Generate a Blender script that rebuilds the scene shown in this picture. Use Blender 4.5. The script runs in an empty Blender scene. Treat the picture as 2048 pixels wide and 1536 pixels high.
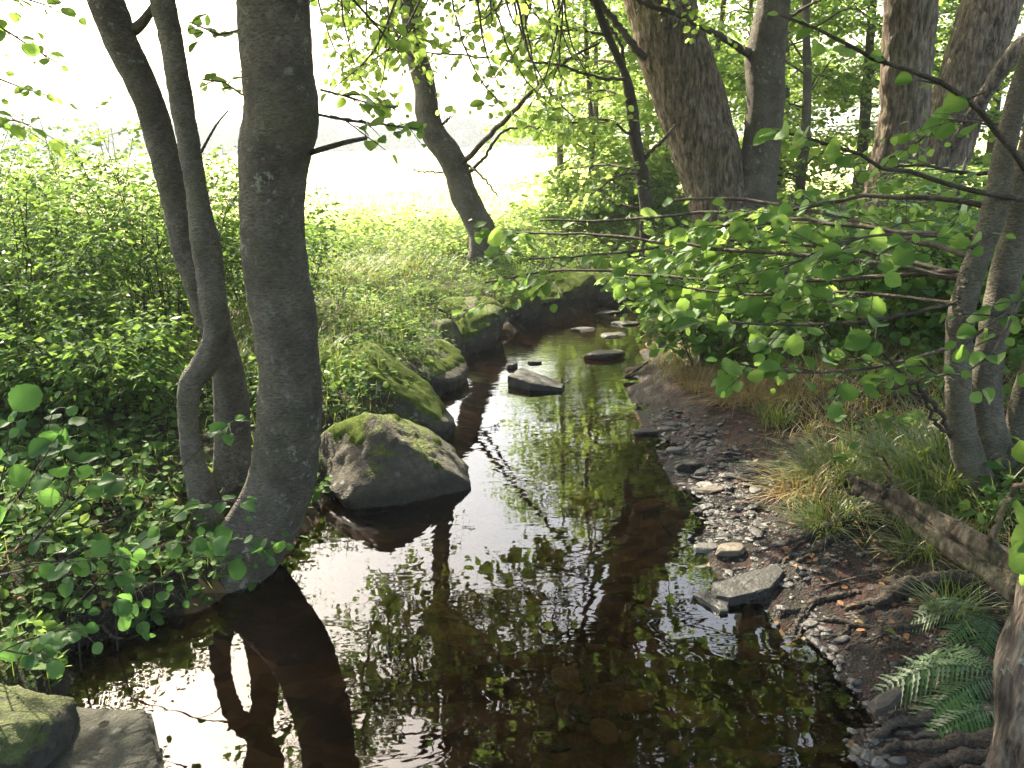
import bpy, bmesh, math, random
import numpy as np
from mathutils import Vector, Matrix

random.seed(11)
rng = np.random.default_rng(11)
sc = bpy.context.scene
COL = sc.collection
R = math.radians

# ------------------------------------------------------------------ camera
PITCH, ROLL, FPX, CAMZ = R(16.0), R(1.6), 1704.0, 2.0     # the camera was held slightly tilted
cam_data = bpy.data.cameras.new('camera')
cam_data.sensor_width = 36.0
cam_data.lens = FPX / 2048 * 36
cam_data.clip_start = 0.05
cam_data.clip_end = 3000
cam = bpy.data.objects.new('camera', cam_data)
COL.objects.link(cam)
cam.location = (0, 0, CAMZ)
cam.rotation_euler = (Matrix.Rotation(math.pi / 2 - PITCH, 3, 'X') @ Matrix.Rotation(-ROLL, 3, 'Z')).to_euler()
sc.camera = cam

# ------------------------------------------------------------------ sky, sun, exposure
SUN_AZ, SUN_EL = R(-34), R(45)          # left of the view direction, in front of the camera
world = bpy.data.worlds.new('World')
sc.world = world
world.use_nodes = True
wn = world.node_tree
sky = wn.nodes.new('ShaderNodeTexSky')
sky.sky_type = 'NISHITA'
sky.sun_disc = False
sky.sun_elevation = SUN_EL
sky.sun_rotation = SUN_AZ
sky.dust_density = 5.0
sky.air_density = 1.6
wn.links.new(sky.outputs[0], wn.nodes['Background'].inputs[0])
wn.nodes['Background'].inputs[1].default_value = 0.15
sun_data = bpy.data.lights.new('sun', 'SUN')
sun_data.energy = 5.0
sun_data.angle = R(0.5)
sun_data.color = (1.0, 0.90, 0.70)
sun = bpy.data.objects.new('sun', sun_data)
COL.objects.link(sun)
SUND = Vector((math.sin(SUN_AZ) * math.cos(SUN_EL), math.cos(SUN_AZ) * math.cos(SUN_EL), math.sin(SUN_EL)))
sun.rotation_euler = SUND.to_track_quat('Z', 'Y').to_euler()
sun.location = (-20, 10, 30)
sc.view_settings.view_transform = 'Standard'
sc.view_settings.look = 'None'
sc.view_settings.gamma = 1.0
sc.view_settings.exposure = 2.35
sc.view_settings.use_curve_mapping = False
sc.render.engine = 'CYCLES'
cy = sc.cycles
cy.max_bounces = 8
cy.diffuse_bounces = 4
cy.glossy_bounces = 3
cy.transmission_bounces = 6
cy.transparent_max_bounces = 8
cy.volume_bounces = 0
cy.caustics_reflective = False
cy.caustics_refractive = False
cy.sample_clamp_indirect = 8.0
cy.use_denoising = True
try:
    cy.denoiser = 'OPENIMAGEDENOISE'
except Exception:
    pass

# ------------------------------------------------------------------ pixel <-> place helpers (photo pixels, 2048 wide)
cp, sp = math.cos(PITCH), math.sin(PITCH)
def ray(px, py):
    a, b = (px - 1024) / FPX, (py - 768) / FPX
    u, v = a * math.cos(ROLL) - b * math.sin(ROLL), -(a * math.sin(ROLL) + b * math.cos(ROLL))
    return np.array([u, cp + v * sp, -sp + v * cp])
def P(px, py, Y):
    """the place at distance Y in front of the camera that is seen at a pixel"""
    d = ray(px, py)
    return np.array([0, 0, CAMZ]) + d * (Y / d[1])
def G(px, py, z=0.0):
    """the place on the level z that is seen at a pixel"""
    d = ray(px, py)
    return np.array([0, 0, CAMZ]) + d * ((z - CAMZ) / d[2])
def proj(V):
    V = np.asarray(V, float) - np.array([0, 0, CAMZ])
    dep = V[:, 1] * cp - V[:, 2] * sp
    up = V[:, 1] * sp + V[:, 2] * cp
    d = np.where(dep > 0.05, dep, 0.05)
    u, dn = V[:, 0] / d, -up / d
    return 1024 + FPX * (u * math.cos(ROLL) + dn * math.sin(ROLL)), 768 + FPX * (dn * math.cos(ROLL) - u * math.sin(ROLL)), dep
def pathpx(rows):
    """rows of (px, py, Y, width in px) -> points and radii"""
    pts = np.array([P(r[0], r[1], r[2]) for r in rows])
    dep = proj(pts)[2]
    return pts, np.array([r[3] for r in rows]) * dep / FPX / 2

# ------------------------------------------------------------------ noise
def _hash(i, j, k):
    h = (i * 374761393 + j * 668265263 + k * 2147483647) & 0xffffffff
    h = ((h ^ (h >> 13)) * 1274126177) & 0xffffffff
    h = ((h ^ (h >> 16)) * 2246822519) & 0xffffffff
    return ((h ^ (h >> 15)) & 0xffffff) / float(0xffffff)
def vnoise(p):
    p = np.asarray(p, float)
    f0 = np.floor(p)
    i = f0.astype(np.int64)
    f = p - f0
    u = f * f * (3 - 2 * f)
    out = 0
    for a in (0, 1):
        wa = u[:, 0] if a else 1 - u[:, 0]
        for b in (0, 1):
            wb = u[:, 1] if b else 1 - u[:, 1]
            for c in (0, 1):
                wc = u[:, 2] if c else 1 - u[:, 2]
                out = out + wa * wb * wc * _hash(i[:, 0] + a, i[:, 1] + b, i[:, 2] + c)
    return out
def fbm(p, oct=3):
    p = np.asarray(p, float)
    s, a, t = 0, 1.0, 0
    for o in range(oct):
        s = s + a * vnoise(p * (2.03 ** o) + 17.3 * o)
        t += a
        a *= 0.5
    return s / t * 2 - 1
def sstep(a, b, x):
    t = np.clip((x - a) / (b - a), 0, 1)
    return t * t * (3 - 2 * t)
def unit(v):
    v = np.asarray(v, float)
    return v / np.maximum(np.linalg.norm(v, axis=-1, keepdims=True), 1e-9)

# ------------------------------------------------------------------ meshes and objects
class Acc:
    def __init__(s):
        s.V, s.F, s.n, s.UV = [], [], 0, []
    def add(s, V, *Fs):
        s.V.append(V)
        for F in Fs:
            if len(F):
                s.F.append(np.asarray(F) + s.n)
        s.n += len(V)
    def build(s, name, m, parent=None, base=None, **kw):
        if not s.V:
            return None
        return mesh_obj(name, np.concatenate(s.V), s.F, m, parent, base, **kw)

def make_mesh(name, V, Fs, m, smooth=True):
    me = bpy.data.meshes.new(name)
    V = np.ascontiguousarray(V, dtype=np.float32)
    me.vertices.add(len(V))
    me.vertices.foreach_set('co', V.ravel())
    Fs = [np.asarray(F, dtype=np.int32) for F in Fs if len(F)]
    nl = sum(F.size for F in Fs)
    me.loops.add(nl)
    me.loops.foreach_set('vertex_index', np.concatenate([F.ravel() for F in Fs]))
    starts, o = [], 0
    for F in Fs:
        starts.append(o + np.arange(len(F)) * F.shape[1])
        o += F.size
    starts = np.concatenate(starts).astype(np.int32)
    me.polygons.add(len(starts))
    me.polygons.foreach_set('loop_start', starts)
    me.update(calc_edges=True)
    me.polygons.foreach_set('use_smooth', np.full(len(starts), smooth))
    me.update()
    if m:
        me.materials.append(m)
    return me

def base_of(o):
    b = np.zeros(3)
    while o is not None:
        b += np.array(o.location)
        o = o.parent
    return b

def mesh_obj(name, V, Fs, m, parent=None, base=None, kind=None, smooth=True, label=None):
    b = base_of(parent) if parent is not None else np.zeros(3)
    off = b if base is None else np.asarray(base, float)
    o = bpy.data.objects.new(name, make_mesh(name, V - off, Fs, m, smooth))
    o.location = off - b
    o.parent = parent
    COL.objects.link(o)
    if kind:
        o['kind'] = kind
    if label:
        o['label'] = label
    return o

def tag(o, label, cat, group=None):
    o['label'] = label
    o['category'] = cat
    if group:
        o['group'] = group
    return o

def thing(name, label, cat, loc, group=None):
    o = bpy.data.objects.new(name, None)
    o.empty_display_size = 0.1
    o.location = loc
    COL.objects.link(o)
    return tag(o, label, cat, group)

def resample(pts, rad, n):
    """smooth curve through the points, n samples evenly along its length"""
    pts, rad = np.asarray(pts, float), np.asarray(rad, float)
    if len(pts) > 2:
        A = np.vstack([2 * pts[0] - pts[1], pts, 2 * pts[-1] - pts[-2]])
        Rr = np.concatenate([[rad[0]], rad, [rad[-1]]])
        out, orad = [], []
        for i in range(1, len(A) - 2):
            t = np.linspace(0, 1, 10, endpoint=False)[:, None]
            p0, p1, p2, p3 = A[i - 1], A[i], A[i + 1], A[i + 2]
            out.append(0.5 * (2 * p1 + (p2 - p0) * t + (2 * p0 - 5 * p1 + 4 * p2 - p3) * t * t + (3 * p1 - p0 - 3 * p2 + p3) * t ** 3))
            orad.append(Rr[i] + (Rr[i + 1] - Rr[i]) * t[:, 0])
        pts = np.vstack(out + [pts[-1:]])
        rad = np.concatenate(orad + [rad[-1:]])
    s = np.concatenate([[0], np.cumsum(np.linalg.norm(np.diff(pts, axis=0), axis=1))])
    q = np.linspace(0, s[-1], n)
    return np.column_stack([np.interp(q, s, pts[:, k]) for k in range(3)]), np.interp(q, s, rad), q

def tube(pts, rad, sides=8, disp=None, arc=None, cap=True):
    n = len(pts)
    T = unit(np.gradient(pts, axis=0))
    ref = np.array([0, 0, 1.0]) if abs(T[0][2]) < 0.8 else np.array([1.0, 0, 0])
    U = np.zeros((n, 3))
    u = unit(ref - T[0] * (ref @ T[0]))
    for i in range(n):
        u = u - T[i] * (u @ T[i])
        u = u / max(np.linalg.norm(u), 1e-9)
        U[i] = u
    W = np.cross(T, U)
    th = np.arange(sides) * 2 * np.pi / sides
    rr = np.repeat(rad[:, None], sides, 1)
    if disp is not None:
        C, S = np.cos(th)[None] * rr, np.sin(th)[None] * rr
        a = np.repeat(arc[:, None], sides, 1)
        rr = rr + disp(C.ravel(), S.ravel(), a.ravel()).reshape(n, sides)
    V = pts[:, None, :] + rr[..., None] * (np.cos(th)[None, :, None] * U[:, None, :] + np.sin(th)[None, :, None] * W[:, None, :])
    i = np.arange(n - 1)[:, None] * sides
    j = np.arange(sides)[None]
    k = (j + 1) % sides
    F = np.stack([i + j, i + k, i + sides + k, i + sides + j], -1).reshape(-1, 4)
    V = V.reshape(-1, 3)
    Fs = [F]
    if cap:
        V = np.vstack([V, pts[0] - T[0] * rad[0] * 0.2, pts[-1] + T[-1] * rad[-1] * 0.5])
        a, b = len(V) - 2, len(V) - 1
        jj = np.arange(sides)
        kk = (jj + 1) % sides
        Fs.append(np.stack([np.full(sides, a), kk, jj], -1))
        Fs.append(np.stack([np.full(sides, b), (n - 1) * sides + jj, (n - 1) * sides + kk], -1))
    return [V] + Fs

def smooth_bark(C, S, a):
    p = np.column_stack([C * 9, S * 9, a * 4.0])
    q = np.column_stack([C * 40, S * 40, a * 70])
    return fbm(p + 3.1, 2) * 0.013 + fbm(q, 2) * 0.0035 + fbm(np.column_stack([C * 14, S * 14, a * 22]), 2) * .004 + np.maximum(0, vnoise(np.column_stack([C * 8 + 4, S * 8, a * 2.6])) - .74) * .10 - np.maximum(0, .05 - np.abs(vnoise(np.column_stack([C * 6, S * 6, a * 1.1 + 9])) - .5)) * .10
def root_bark(C, S, a):
    return smooth_bark(C, S, a) * .18
def rough_bark(C, S, a):
    w = fbm(np.column_stack([C * 5, S * 5, a * 3]), 2)
    p = np.column_stack([C * 26 + w, S * 26 + w, a * 5.5])
    n1 = vnoise(p)
    n2 = vnoise(p * 2.1 + 9)
    rid = 1 - np.abs(2 * n1 - 1) * 1.0
    rid2 = 1 - np.abs(2 * n2 - 1)
    return (rid - 0.6) * 0.034 + (rid2 - 0.6) * 0.016 + w * 0.03 + fbm(np.column_stack([C * 3, S * 3, a * 1.4]), 2) * 0.03

def trunk_mesh(name, rows, m, parent, bark='smooth', step=0.025, sides=40, px=True, label=None):
    if px:
        pts, rad = pathpx(rows)
    else:
        pts, rad = np.array([r[:3] for r in rows], float), np.array([r[3] for r in rows], float)
    L = np.linalg.norm(np.diff(pts, axis=0), axis=1).sum()
    pp, rr, arc = resample(pts, rad, max(8, int(L / step)))
    out = tube(pp, rr, sides, smooth_bark if bark == 'smooth' else rough_bark, arc)
    return mesh_obj(name, out[0], out[1:], m, parent, label=label), pp, rr

# ------------------------------------------------------------------ leaves
def leaf_template(n, shape, serr=0.0, fold=0.12, droop=0.15, wave=0.0):
    t = np.linspace(0, 1, n)
    if shape == 'round':
        w = 0.44 * np.sin(np.pi * np.clip(t * 0.97 + 0.015, 0, 1) ** 1.0) ** 0.66
    elif shape == 'oval':
        w = 0.36 * np.sin(np.pi * np.clip(t, 0, 1) ** 0.8) ** 0.85
    else:
        w = 0.22 * np.sin(np.pi * t ** 0.75) ** 0.9
    w[0] = 0.02
    w[-1] = 0.015
    sgn = np.where(np.arange(n) % 2 == 0, 1, -1)
    w = w * (1 + serr * sgn)
    V, uv = [], []
    for side in (-1, -0.5, 0, 0.5, 1):
        x = w * side
        z = np.abs(x) * fold * 2 - droop * t ** 2 + wave * np.sin(t * 9 + side * 2) * np.abs(side)
        V.append(np.column_stack([x, t, z]))
    V = np.stack(V, 1).reshape(-1, 3)
    F = []
    for i in range(n - 1):
        for j in range(4):
            F.append([i * 5 + j, i * 5 + j + 1, (i + 1) * 5 + j + 1, (i + 1) * 5 + j])
    if serr:
        k0 = len(V)
        V = np.vstack([V, [[-.012, -.2, .02], [.012, -.2, .02], [.012, .02, 0], [-.012, .02, 0]]])
        F.append([k0, k0 + 1, k0 + 2, k0 + 3])
    return V, np.array(F)
LOW_ROUND = (np.array([[0, 0, 0], [.34, .22, .05], [.45, .58, .07], [.2, .93, -.02], [0, 1.0, -.06], [-.2, .93, -.02], [-.45, .58, .07], [-.34, .22, .05], [0, .5, -.03]]),
             np.array([[0, 1, 2, 8], [8, 2, 3, 4], [8, 4, 5, 6], [0, 8, 6, 7]]))
LOW_MID = (np.array([[0, 0, 0], [.40, .32, .06], [.31, .84, .0], [0, 1.0, -.08], [-.31, .84, .0], [-.40, .32, .06]]), np.array([[0, 1, 2, 3], [0, 3, 4, 5]]))
LOW_OVAL = (np.array([[0, 0, 0], [.27, .38, .07], [0, 1, -.12], [-.27, .38, .07]]),
            np.array([[0, 1, 2], [0, 2, 3]]))
class Leaves:
    def __init__(s):
        s.p, s.y, s.z, s.s = [], [], [], []
    def add(s, p, y, z, size):
        s.p.append(p); s.y.append(y); s.z.append(z); s.s.append(size)
    def get(s):
        if not s.p:
            return np.zeros((0, 3)), np.zeros((0, 3)), np.zeros((0, 3)), np.zeros(0)
        p, y, z, q = np.concatenate(s.p), unit(np.concatenate(s.y)), np.concatenate(s.z), np.concatenate(s.s)
        z = unit(z - y * (z * y).sum(1, keepdims=True))
        return p, y, z, q
def leaf_mesh_arrays(p, y, z, s, tmpl):
    TV, TF = tmpl
    x = np.cross(y, z)
    n, k = len(p), len(TV)
    V = p[:, None] + s[:, None, None] * (TV[None, :, 0:1] * x[:, None] + TV[None, :, 1:2] * y[:, None] + TV[None, :, 2:3] * z[:, None])
    F = (TF[None] + (np.arange(n) * k)[:, None, None]).reshape(-1, TF.shape[1])
    return V.reshape(-1, 3), F
LEAF_MESHES, VEINED = {}, {}
def leaf_variants(key, m):
    k = (key, m.name)
    if k not in LEAF_MESHES:
        out = []
        for serr, fold, droop, wave in ((.05, .10, .10, .012), (.06, .2, .22, .02), (.04, .04, .02, .03), (.05, .14, .34, .015), (.06, -.12, .25, .035), (.05, .3, .05, .02)):
            V, F = leaf_template(13 if key == 'round' else 11, key, serr, fold, droop, wave)
            V = V * np.array([rng.uniform(.8, 1.05), 1, 1]) + np.column_stack([V[:, 1] ** 2 * rng.normal(0, .06), V[:, 0] * 0, V[:, 0] * rng.normal(0, .12)])
            out.append(make_mesh('leaf', V, [F], m))
        LEAF_MESHES[k] = out
    return LEAF_MESHES[k]
def add_leaf_objects(parent, p, y, z, s, key, m, name='leaf'):
    m = VEINED.get(m.name, m)
    b = base_of(parent)
    var = leaf_variants(key, m)
    x = np.cross(y, z)
    for i in range(len(p)):
        o = bpy.data.objects.new(name, var[int(rng.integers(len(var)))])
        M = Matrix.Identity(4)
        k = float(s[i])
        for r in range(3):
            M[r][0], M[r][1], M[r][2], M[r][3] = x[i][r] * k, y[i][r] * k, z[i][r] * k, p[i][r] - b[r]
        o.matrix_basis = M
        o.parent = parent
        COL.objects.link(o)
GAPS = []                                # places on the ground that the sun reaches through holes in the crowns
def leafage(parent, lv, m, key='round', nobj=0, name='crown', minpx=11):
    p, y, z, s = lv.get()
    if GAPS and len(p):
        ok = np.ones(len(p), bool)
        sd = np.array(SUND)
        for gx_, gy_, gz_, gr in GAPS:
            t = (p[:, 2] - gz_) / sd[2]
            q = p - sd * t[:, None]
            d = np.hypot(q[:, 0] - gx_, q[:, 1] - gy_)
            ok &= ~((p[:, 2] > gz_ + .55) & (d < gr * (.7 + .6 * fbm(q * 7, 2))))
        p, y, z, s = p[ok], y[ok], z[ok], s[ok]
    if not len(p):
        return
    keep = np.ones(len(p), bool)
    if nobj:
        px, py, dep = proj(p)
        size = s * FPX / np.maximum(dep, .2)
        ok = (px > -20) & (px < 2068) & (py > -20) & (py < 1556) & (dep > .3) & (size > minpx)
        idx = np.where(ok)[0]
        idx = idx[np.argsort(-size[idx])][:nobj]
        add_leaf_objects(parent, p[idx], y[idx], z[idx], s[idx], key, m)
        keep[idx] = False
    if keep.any():
        px, py, dep = proj(p[keep])
        tm = LOW_OVAL if key == 'oval' else LOW_ROUND if nobj else LOW_MID
        V, F = leaf_mesh_arrays(p[keep], y[keep], z[keep], s[keep], tm)
        mesh_obj(name, V, [F], m, parent, kind='stuff')

# ------------------------------------------------------------------ branches that carry leaves
UP = np.array([0, 0, 1.0])
def in_gap(p):
    for gx_, gy_, gz_, gr in GAPS:
        if p[2] > gz_ + .55:
            t = (p[2] - gz_) / SUND[2]
            if math.hypot(p[0] - SUND[0] * t - gx_, p[1] - SUND[1] * t - gy_) < gr * .95:
                return True
    return False
class Grow:
    def __init__(s, leaf=0.08, step=0.07, tilt=(0, 0, 1), scatter=0.5, minr=0.0):
        s.tubes, s.lv = Acc(), Leaves()
        s.leaf, s.step, s.tilt, s.scatter, s.minr = leaf, step, np.array(tilt, float), scatter, minr
    def leaves_on(s, pp, t0=0.15):
        L = np.linalg.norm(np.diff(pp, axis=0), axis=1).sum()
        n = max(2, int(L * (1 - t0) / s.step))
        t = np.linspace(t0, 1, n) * (len(pp) - 1)
        i = np.minimum(t.astype(int), len(pp) - 2)
        f = (t - i)[:, None]
        pos = pp[i] * (1 - f) + pp[i + 1] * f
        tan = unit(pp[i + 1] - pp[i])
        side = np.cross(tan, UP)
        side = unit(side + 1e-4) * np.where(np.arange(n) % 2 == 0, 1, -1)[:, None]
        y = tan * rng.uniform(.2, .9, (n, 1)) + side * rng.uniform(.5, 1.1, (n, 1)) + UP * rng.uniform(-.55, .2, (n, 1))
        y[-1] = tan[-1] + UP * -.2
        z = s.tilt + rng.normal(0, s.scatter, (n, 3))
        size = s.leaf * np.clip(rng.normal(.85, .26, n), .3, 1.35) * np.linspace(1.08, .72, n)
        y = unit(y)
        s.lv.add(pos + y * size[:, None] * .16, y, z, size)
    def branch(s, pts, r0, r1, levels, t0=0.2, bare=False):
        pts = np.asarray(pts, float)
        if r0 < .015 and len(levels) < 2 and (in_gap(pts[len(pts) // 2]) or in_gap(pts[-1])):
            return
        L = np.linalg.norm(np.diff(pts, axis=0), axis=1).sum()
        n = max(4, min(40, int(L / 0.12)))
        if r0 < .0075:
            pp, rr, n = pts, np.linspace(r0, r1, len(pts)), len(pts)
        else:
            pp, rr, _ = resample(pts, np.linspace(r0, r1, len(pts)), n)
        if r0 > 0.012:
            pp[1:-1] += rng.normal(0, min(.012, r0 * .35), (n - 2, 3))
        if r0 >= s.minr:
            s.tubes.add(*tube(pp, rr, 10 if r0 > .035 else 6 if r0 > .012 else 3, cap=r0 > .012))
        if levels:
            k, Ls, lift = levels[0]
            for q in range(k):
                t = t0 + (1 - t0) * (q + rng.uniform(0, .9)) / k
                f = t * (n - 1)
                i = min(int(f), n - 2)
                pos = pp[i] + (pp[i + 1] - pp[i]) * (f - i)
                tan = unit(pp[i + 1] - pp[i])
                side = np.cross(tan, UP)
                side = side / max(np.linalg.norm(side), 1e-3)
                d = tan * rng.uniform(.4, .9) + side * (1 if q % 2 else -1) * rng.uniform(.5, 1.0) + UP * (lift + rng.normal(0, .22))
                d = d / np.linalg.norm(d)
                l = Ls * rng.uniform(.65, 1.2) * (1 - .45 * t)
                m_ = 5
                tt = np.linspace(0, 1, m_)[:, None]
                sub = pos + d * l * tt + UP * (-.16 * l) * tt ** 2 + np.cumsum(rng.normal(0, .025 * l, (m_, 3)), 0) * tt
                rs = max(.0022, rr[i] * .55)
                s.branch(sub, rs, max(.0015, rs * .35), levels[1:], .12)
            if not bare:
                s.leaves_on(pp[int(n * .75):])
        else:
            s.leaves_on(pp)
    def finish(s, parent, bark, leafm, key='round', nobj=0, bname='branch', lname='crown'):
        s.tubes.build(bname, bark, parent, kind='stuff')
        leafage(parent, s.lv, leafm, key, nobj, lname)

def limb_to(pp, target, rise=0.35):
    """a curved limb from the fitting height of a trunk (its points pp) out to a target"""
    target = np.asarray(target, float)
    hd = np.linalg.norm(pp[:, :2] - target[:2], axis=1)
    want = target[2] - rise * hd
    i = int(np.argmin(np.abs(pp[:, 2] - want) + hd * .02))
    a = pp[i]
    v = target - a
    m1 = a + v * .35 + UP * (.10 * np.linalg.norm(v)) + rng.normal(0, .08, 3)
    m2 = a + v * .7 + UP * (.07 * np.linalg.norm(v)) + rng.normal(0, .1, 3)
    return np.array([a, m1, m2, target])

# ------------------------------------------------------------------ materials
class NT:
    def __init__(s, name):
        s.m = bpy.data.materials.new(name)
        s.m.use_nodes = True
        s.t = s.m.node_tree
        s.t.nodes.clear()
        s.out = s.t.nodes.new('ShaderNodeOutputMaterial')
    def n(s, typ, ins=None, **props):
        nd = s.t.nodes.new('ShaderNode' + typ)
        for k, v in props.items():
            setattr(nd, k, v)
        for k, v in (ins or {}).items():
            s.put(nd.inputs[k], v)
        return nd
    def put(s, sock, v):
        if isinstance(v, bpy.types.NodeSocket):
            s.t.links.new(v, sock)
        elif isinstance(v, (tuple, list)) and sock.type == 'RGBA' and len(v) == 3:
            sock.default_value = (*v, 1)
        else:
            sock.default_value = v
    def pos(s):
        return s.n('NewGeometry').outputs['Position']
    def scale(s, vec, k):
        return s.n('VectorMath', {0: vec, 1: k if isinstance(k, tuple) else (k, k, k)}, operation='MULTIPLY').outputs[0]
    def noise(s, vec, scale, detail=3, rough=.55, dist=0):
        return s.n('TexNoise', {'Vector': vec, 'Scale': scale, 'Detail': detail, 'Roughness': rough, 'Distortion': dist}).outputs['Fac']
    def ramp(s, fac, *stops, interp='LINEAR'):
        nd = s.n('ValToRGB', {'Fac': fac})
        cr = nd.color_ramp
        cr.interpolation = interp
        while len(cr.elements) < len(stops):
            cr.elements.new(.5)
        for e, (p, c) in zip(cr.elements, stops):
            e.position = p
            e.color = (*c, 1) if isinstance(c, (tuple, list)) else (c, c, c, 1)
        return nd.outputs['Color']
    def mix(s, fac, a, b):
        nd = s.n('Mix', data_type='RGBA')
        s.put(nd.inputs['Factor'], fac)
        s.put(nd.inputs['A'], a)
        s.put(nd.inputs['B'], b)
        return nd.outputs['Result']
    def math(s, op, a, b=0.0):
        return s.n('Math', {0: a, 1: b}, operation=op).outputs[0]
    def mr(s, v, a, b, c=0.0, d=1.0):
        return s.n('MapRange', {'Value': v, 'From Min': a, 'From Max': b, 'To Min': c, 'To Max': d}).outputs[0]
    def bump(s, h, strength=.5, dist=.01):
        return s.n('Bump', {'Height': h, 'Strength': strength, 'Distance': dist}).outputs[0]
    def pbsdf(s, color, rough=.8, normal=None, spec=.4):
        b = s.n('BsdfPrincipled', {'Base Color': color, 'Roughness': rough, 'Specular IOR Level': spec})
        if normal is not None:
            s.put(b.inputs['Normal'], normal)
        return b.outputs[0]
    def done(s, sh):
        s.t.links.new(sh, s.out.inputs['Surface'])
        return s.m

def mat_leaf(name, lo, hi, tlo, thi, gloss=.48, trans=.48, glossw=.014, vein=False):
    """thin leaf: reflects, lets light through, has a waxy shine; each leaf its own tone"""
    k = NT(name)
    g = k.n('NewGeometry')
    r = k.math('FRACT', k.math('ADD', g.outputs['Random Per Island'], k.n('ObjectInfo').outputs['Random']))
    big = k.noise(k.pos(), 1.3, 2)
    f = k.math('ADD', k.math('MULTIPLY', r, .65), k.math('MULTIPLY', big, .4))
    fine = k.noise(k.pos(), 140, 2)
    c = k.ramp(f, (.1, lo), (.75, hi), (1.0, (hi[0] * 1.5, hi[1] * 1.15, hi[2])))
    c = k.mix(k.mr(fine, .35, .75, 0, .35), c, (lo[0] * .8, lo[1] * .75, lo[2] * .8))
    tc = k.ramp(f, (.1, tlo), (.9, thi))
    nb = k.bump(k.noise(k.pos(), 90, 2), .35, .004)
    if vein:
        s = k.n('SeparateXYZ', {0: k.n('TexCoord').outputs['Object']})
        ax = k.math('ABSOLUTE', s.outputs[0])
        rib = k.mr(ax, .008, .02, 1, 0)
        lat = k.mr(k.math('SINE', k.math('MULTIPLY', k.math('SUBTRACT', s.outputs[1], k.math('MULTIPLY', ax, .9)), 58)), .8, 1, 0, .7)
        v = k.math('MAXIMUM', rib, lat)
        c = k.mix(k.math('MULTIPLY', v, .4), c, (hi[0] * 1.7, hi[1] * 1.35, hi[2] * 1.5))
        tc = k.mix(k.math('MULTIPLY', v, .5), tc, [x * .5 for x in tlo])
        nb = k.bump(v, -.5, .012)
        spn = k.n('TexNoise', {'Vector': k.n('VectorMath', {0: k.n('TexCoord').outputs['Object'], 1: k.n('CombineXYZ', {0: k.math('MULTIPLY', r, 40.0)}).outputs[0]}, operation='ADD').outputs[0], 'Scale': 5.0, 'Detail': 3.0}).outputs['Fac']
        sf = k.mr(spn, .66, .72, 0, .8)
        c = k.mix(sf, c, (.10, .07, .03))
        tc = k.mix(sf, tc, (.12, .08, .02))
    d = k.n('BsdfDiffuse', {'Color': c, 'Normal': nb}).outputs[0]
    t = k.n('BsdfTranslucent', {'Color': tc, 'Normal': nb}).outputs[0]
    m1 = k.n('MixShader', {0: trans, 1: d, 2: t}).outputs[0]
    gl = k.n('BsdfGlossy', {'Color': (1, 1, 1), 'Roughness': gloss, 'Normal': nb}).outputs[0]
    fr = k.n('Fresnel', {'IOR': 1.4}).outputs[0]
    m2 = k.n('MixShader', {0: k.math('MULTIPLY', fr, glossw * 12), 1: m1, 2: gl}).outputs[0]
    return k.done(m2)

M_ALDER = mat_leaf('leaf_alder', (.035, .09, .024), (.075, .16, .03), (.2, .36, .06), (.36, .52, .10))
VEINED['leaf_alder'] = mat_leaf('leaf_alder_veined', (.035, .09, .024), (.075, .16, .03), (.2, .36, .06), (.36, .52, .10), vein=True)
M_CROWN = mat_leaf('leaf_crown', (.03, .075, .02), (.06, .13, .028), (.14, .27, .05), (.27, .42, .08), glossw=.04)
VEINED['leaf_crown'] = mat_leaf('leaf_crown_veined', (.03, .075, .02), (.06, .13, .028), (.14, .29, .05), (.28, .45, .08), glossw=.014, vein=True)
M_WOOD = mat_leaf('leaf_wood', (.05, .105, .022), (.085, .16, .03), (.27, .42, .08), (.45, .6, .13), glossw=.01, trans=.62)
M_BUSH = mat_leaf('leaf_bush', (.03, .07, .02), (.065, .14, .03), (.12, .22, .04), (.26, .39, .065), glossw=.006, trans=.45)
M_HERB = mat_leaf('leaf_herb', (.045, .095, .028), (.08, .15, .035), (.14, .25, .05), (.28, .39, .08), glossw=.008)
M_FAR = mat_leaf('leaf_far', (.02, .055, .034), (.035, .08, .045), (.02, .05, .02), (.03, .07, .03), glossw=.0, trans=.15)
M_FERN = mat_leaf('leaf_fern', (.04, .085, .03), (.07, .125, .045), (.10, .22, .05), (.17, .3, .07), glossw=.005, trans=.35)
M_GRASS = mat_leaf('grass_green', (.06, .095, .022), (.12, .15, .035), (.18, .28, .04), (.30, .36, .07), glossw=.006, trans=.4)
M_STRAW = mat_leaf('grass_dry', (.19, .135, .055), (.34, .25, .11), (.26, .18, .065), (.4, .3, .11), glossw=.006, trans=.3)
M_YELLOW = mat_leaf('leaf_fallen_yellow', (.25, .16, .04), (.42, .3, .08), (.3, .2, .03), (.45, .35, .06), trans=.3)
M_BROWN = mat_leaf('leaf_fallen_brown', (.10, .05, .025), (.22, .12, .06), (.12, .06, .02), (.2, .1, .03), trans=.25)

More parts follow.
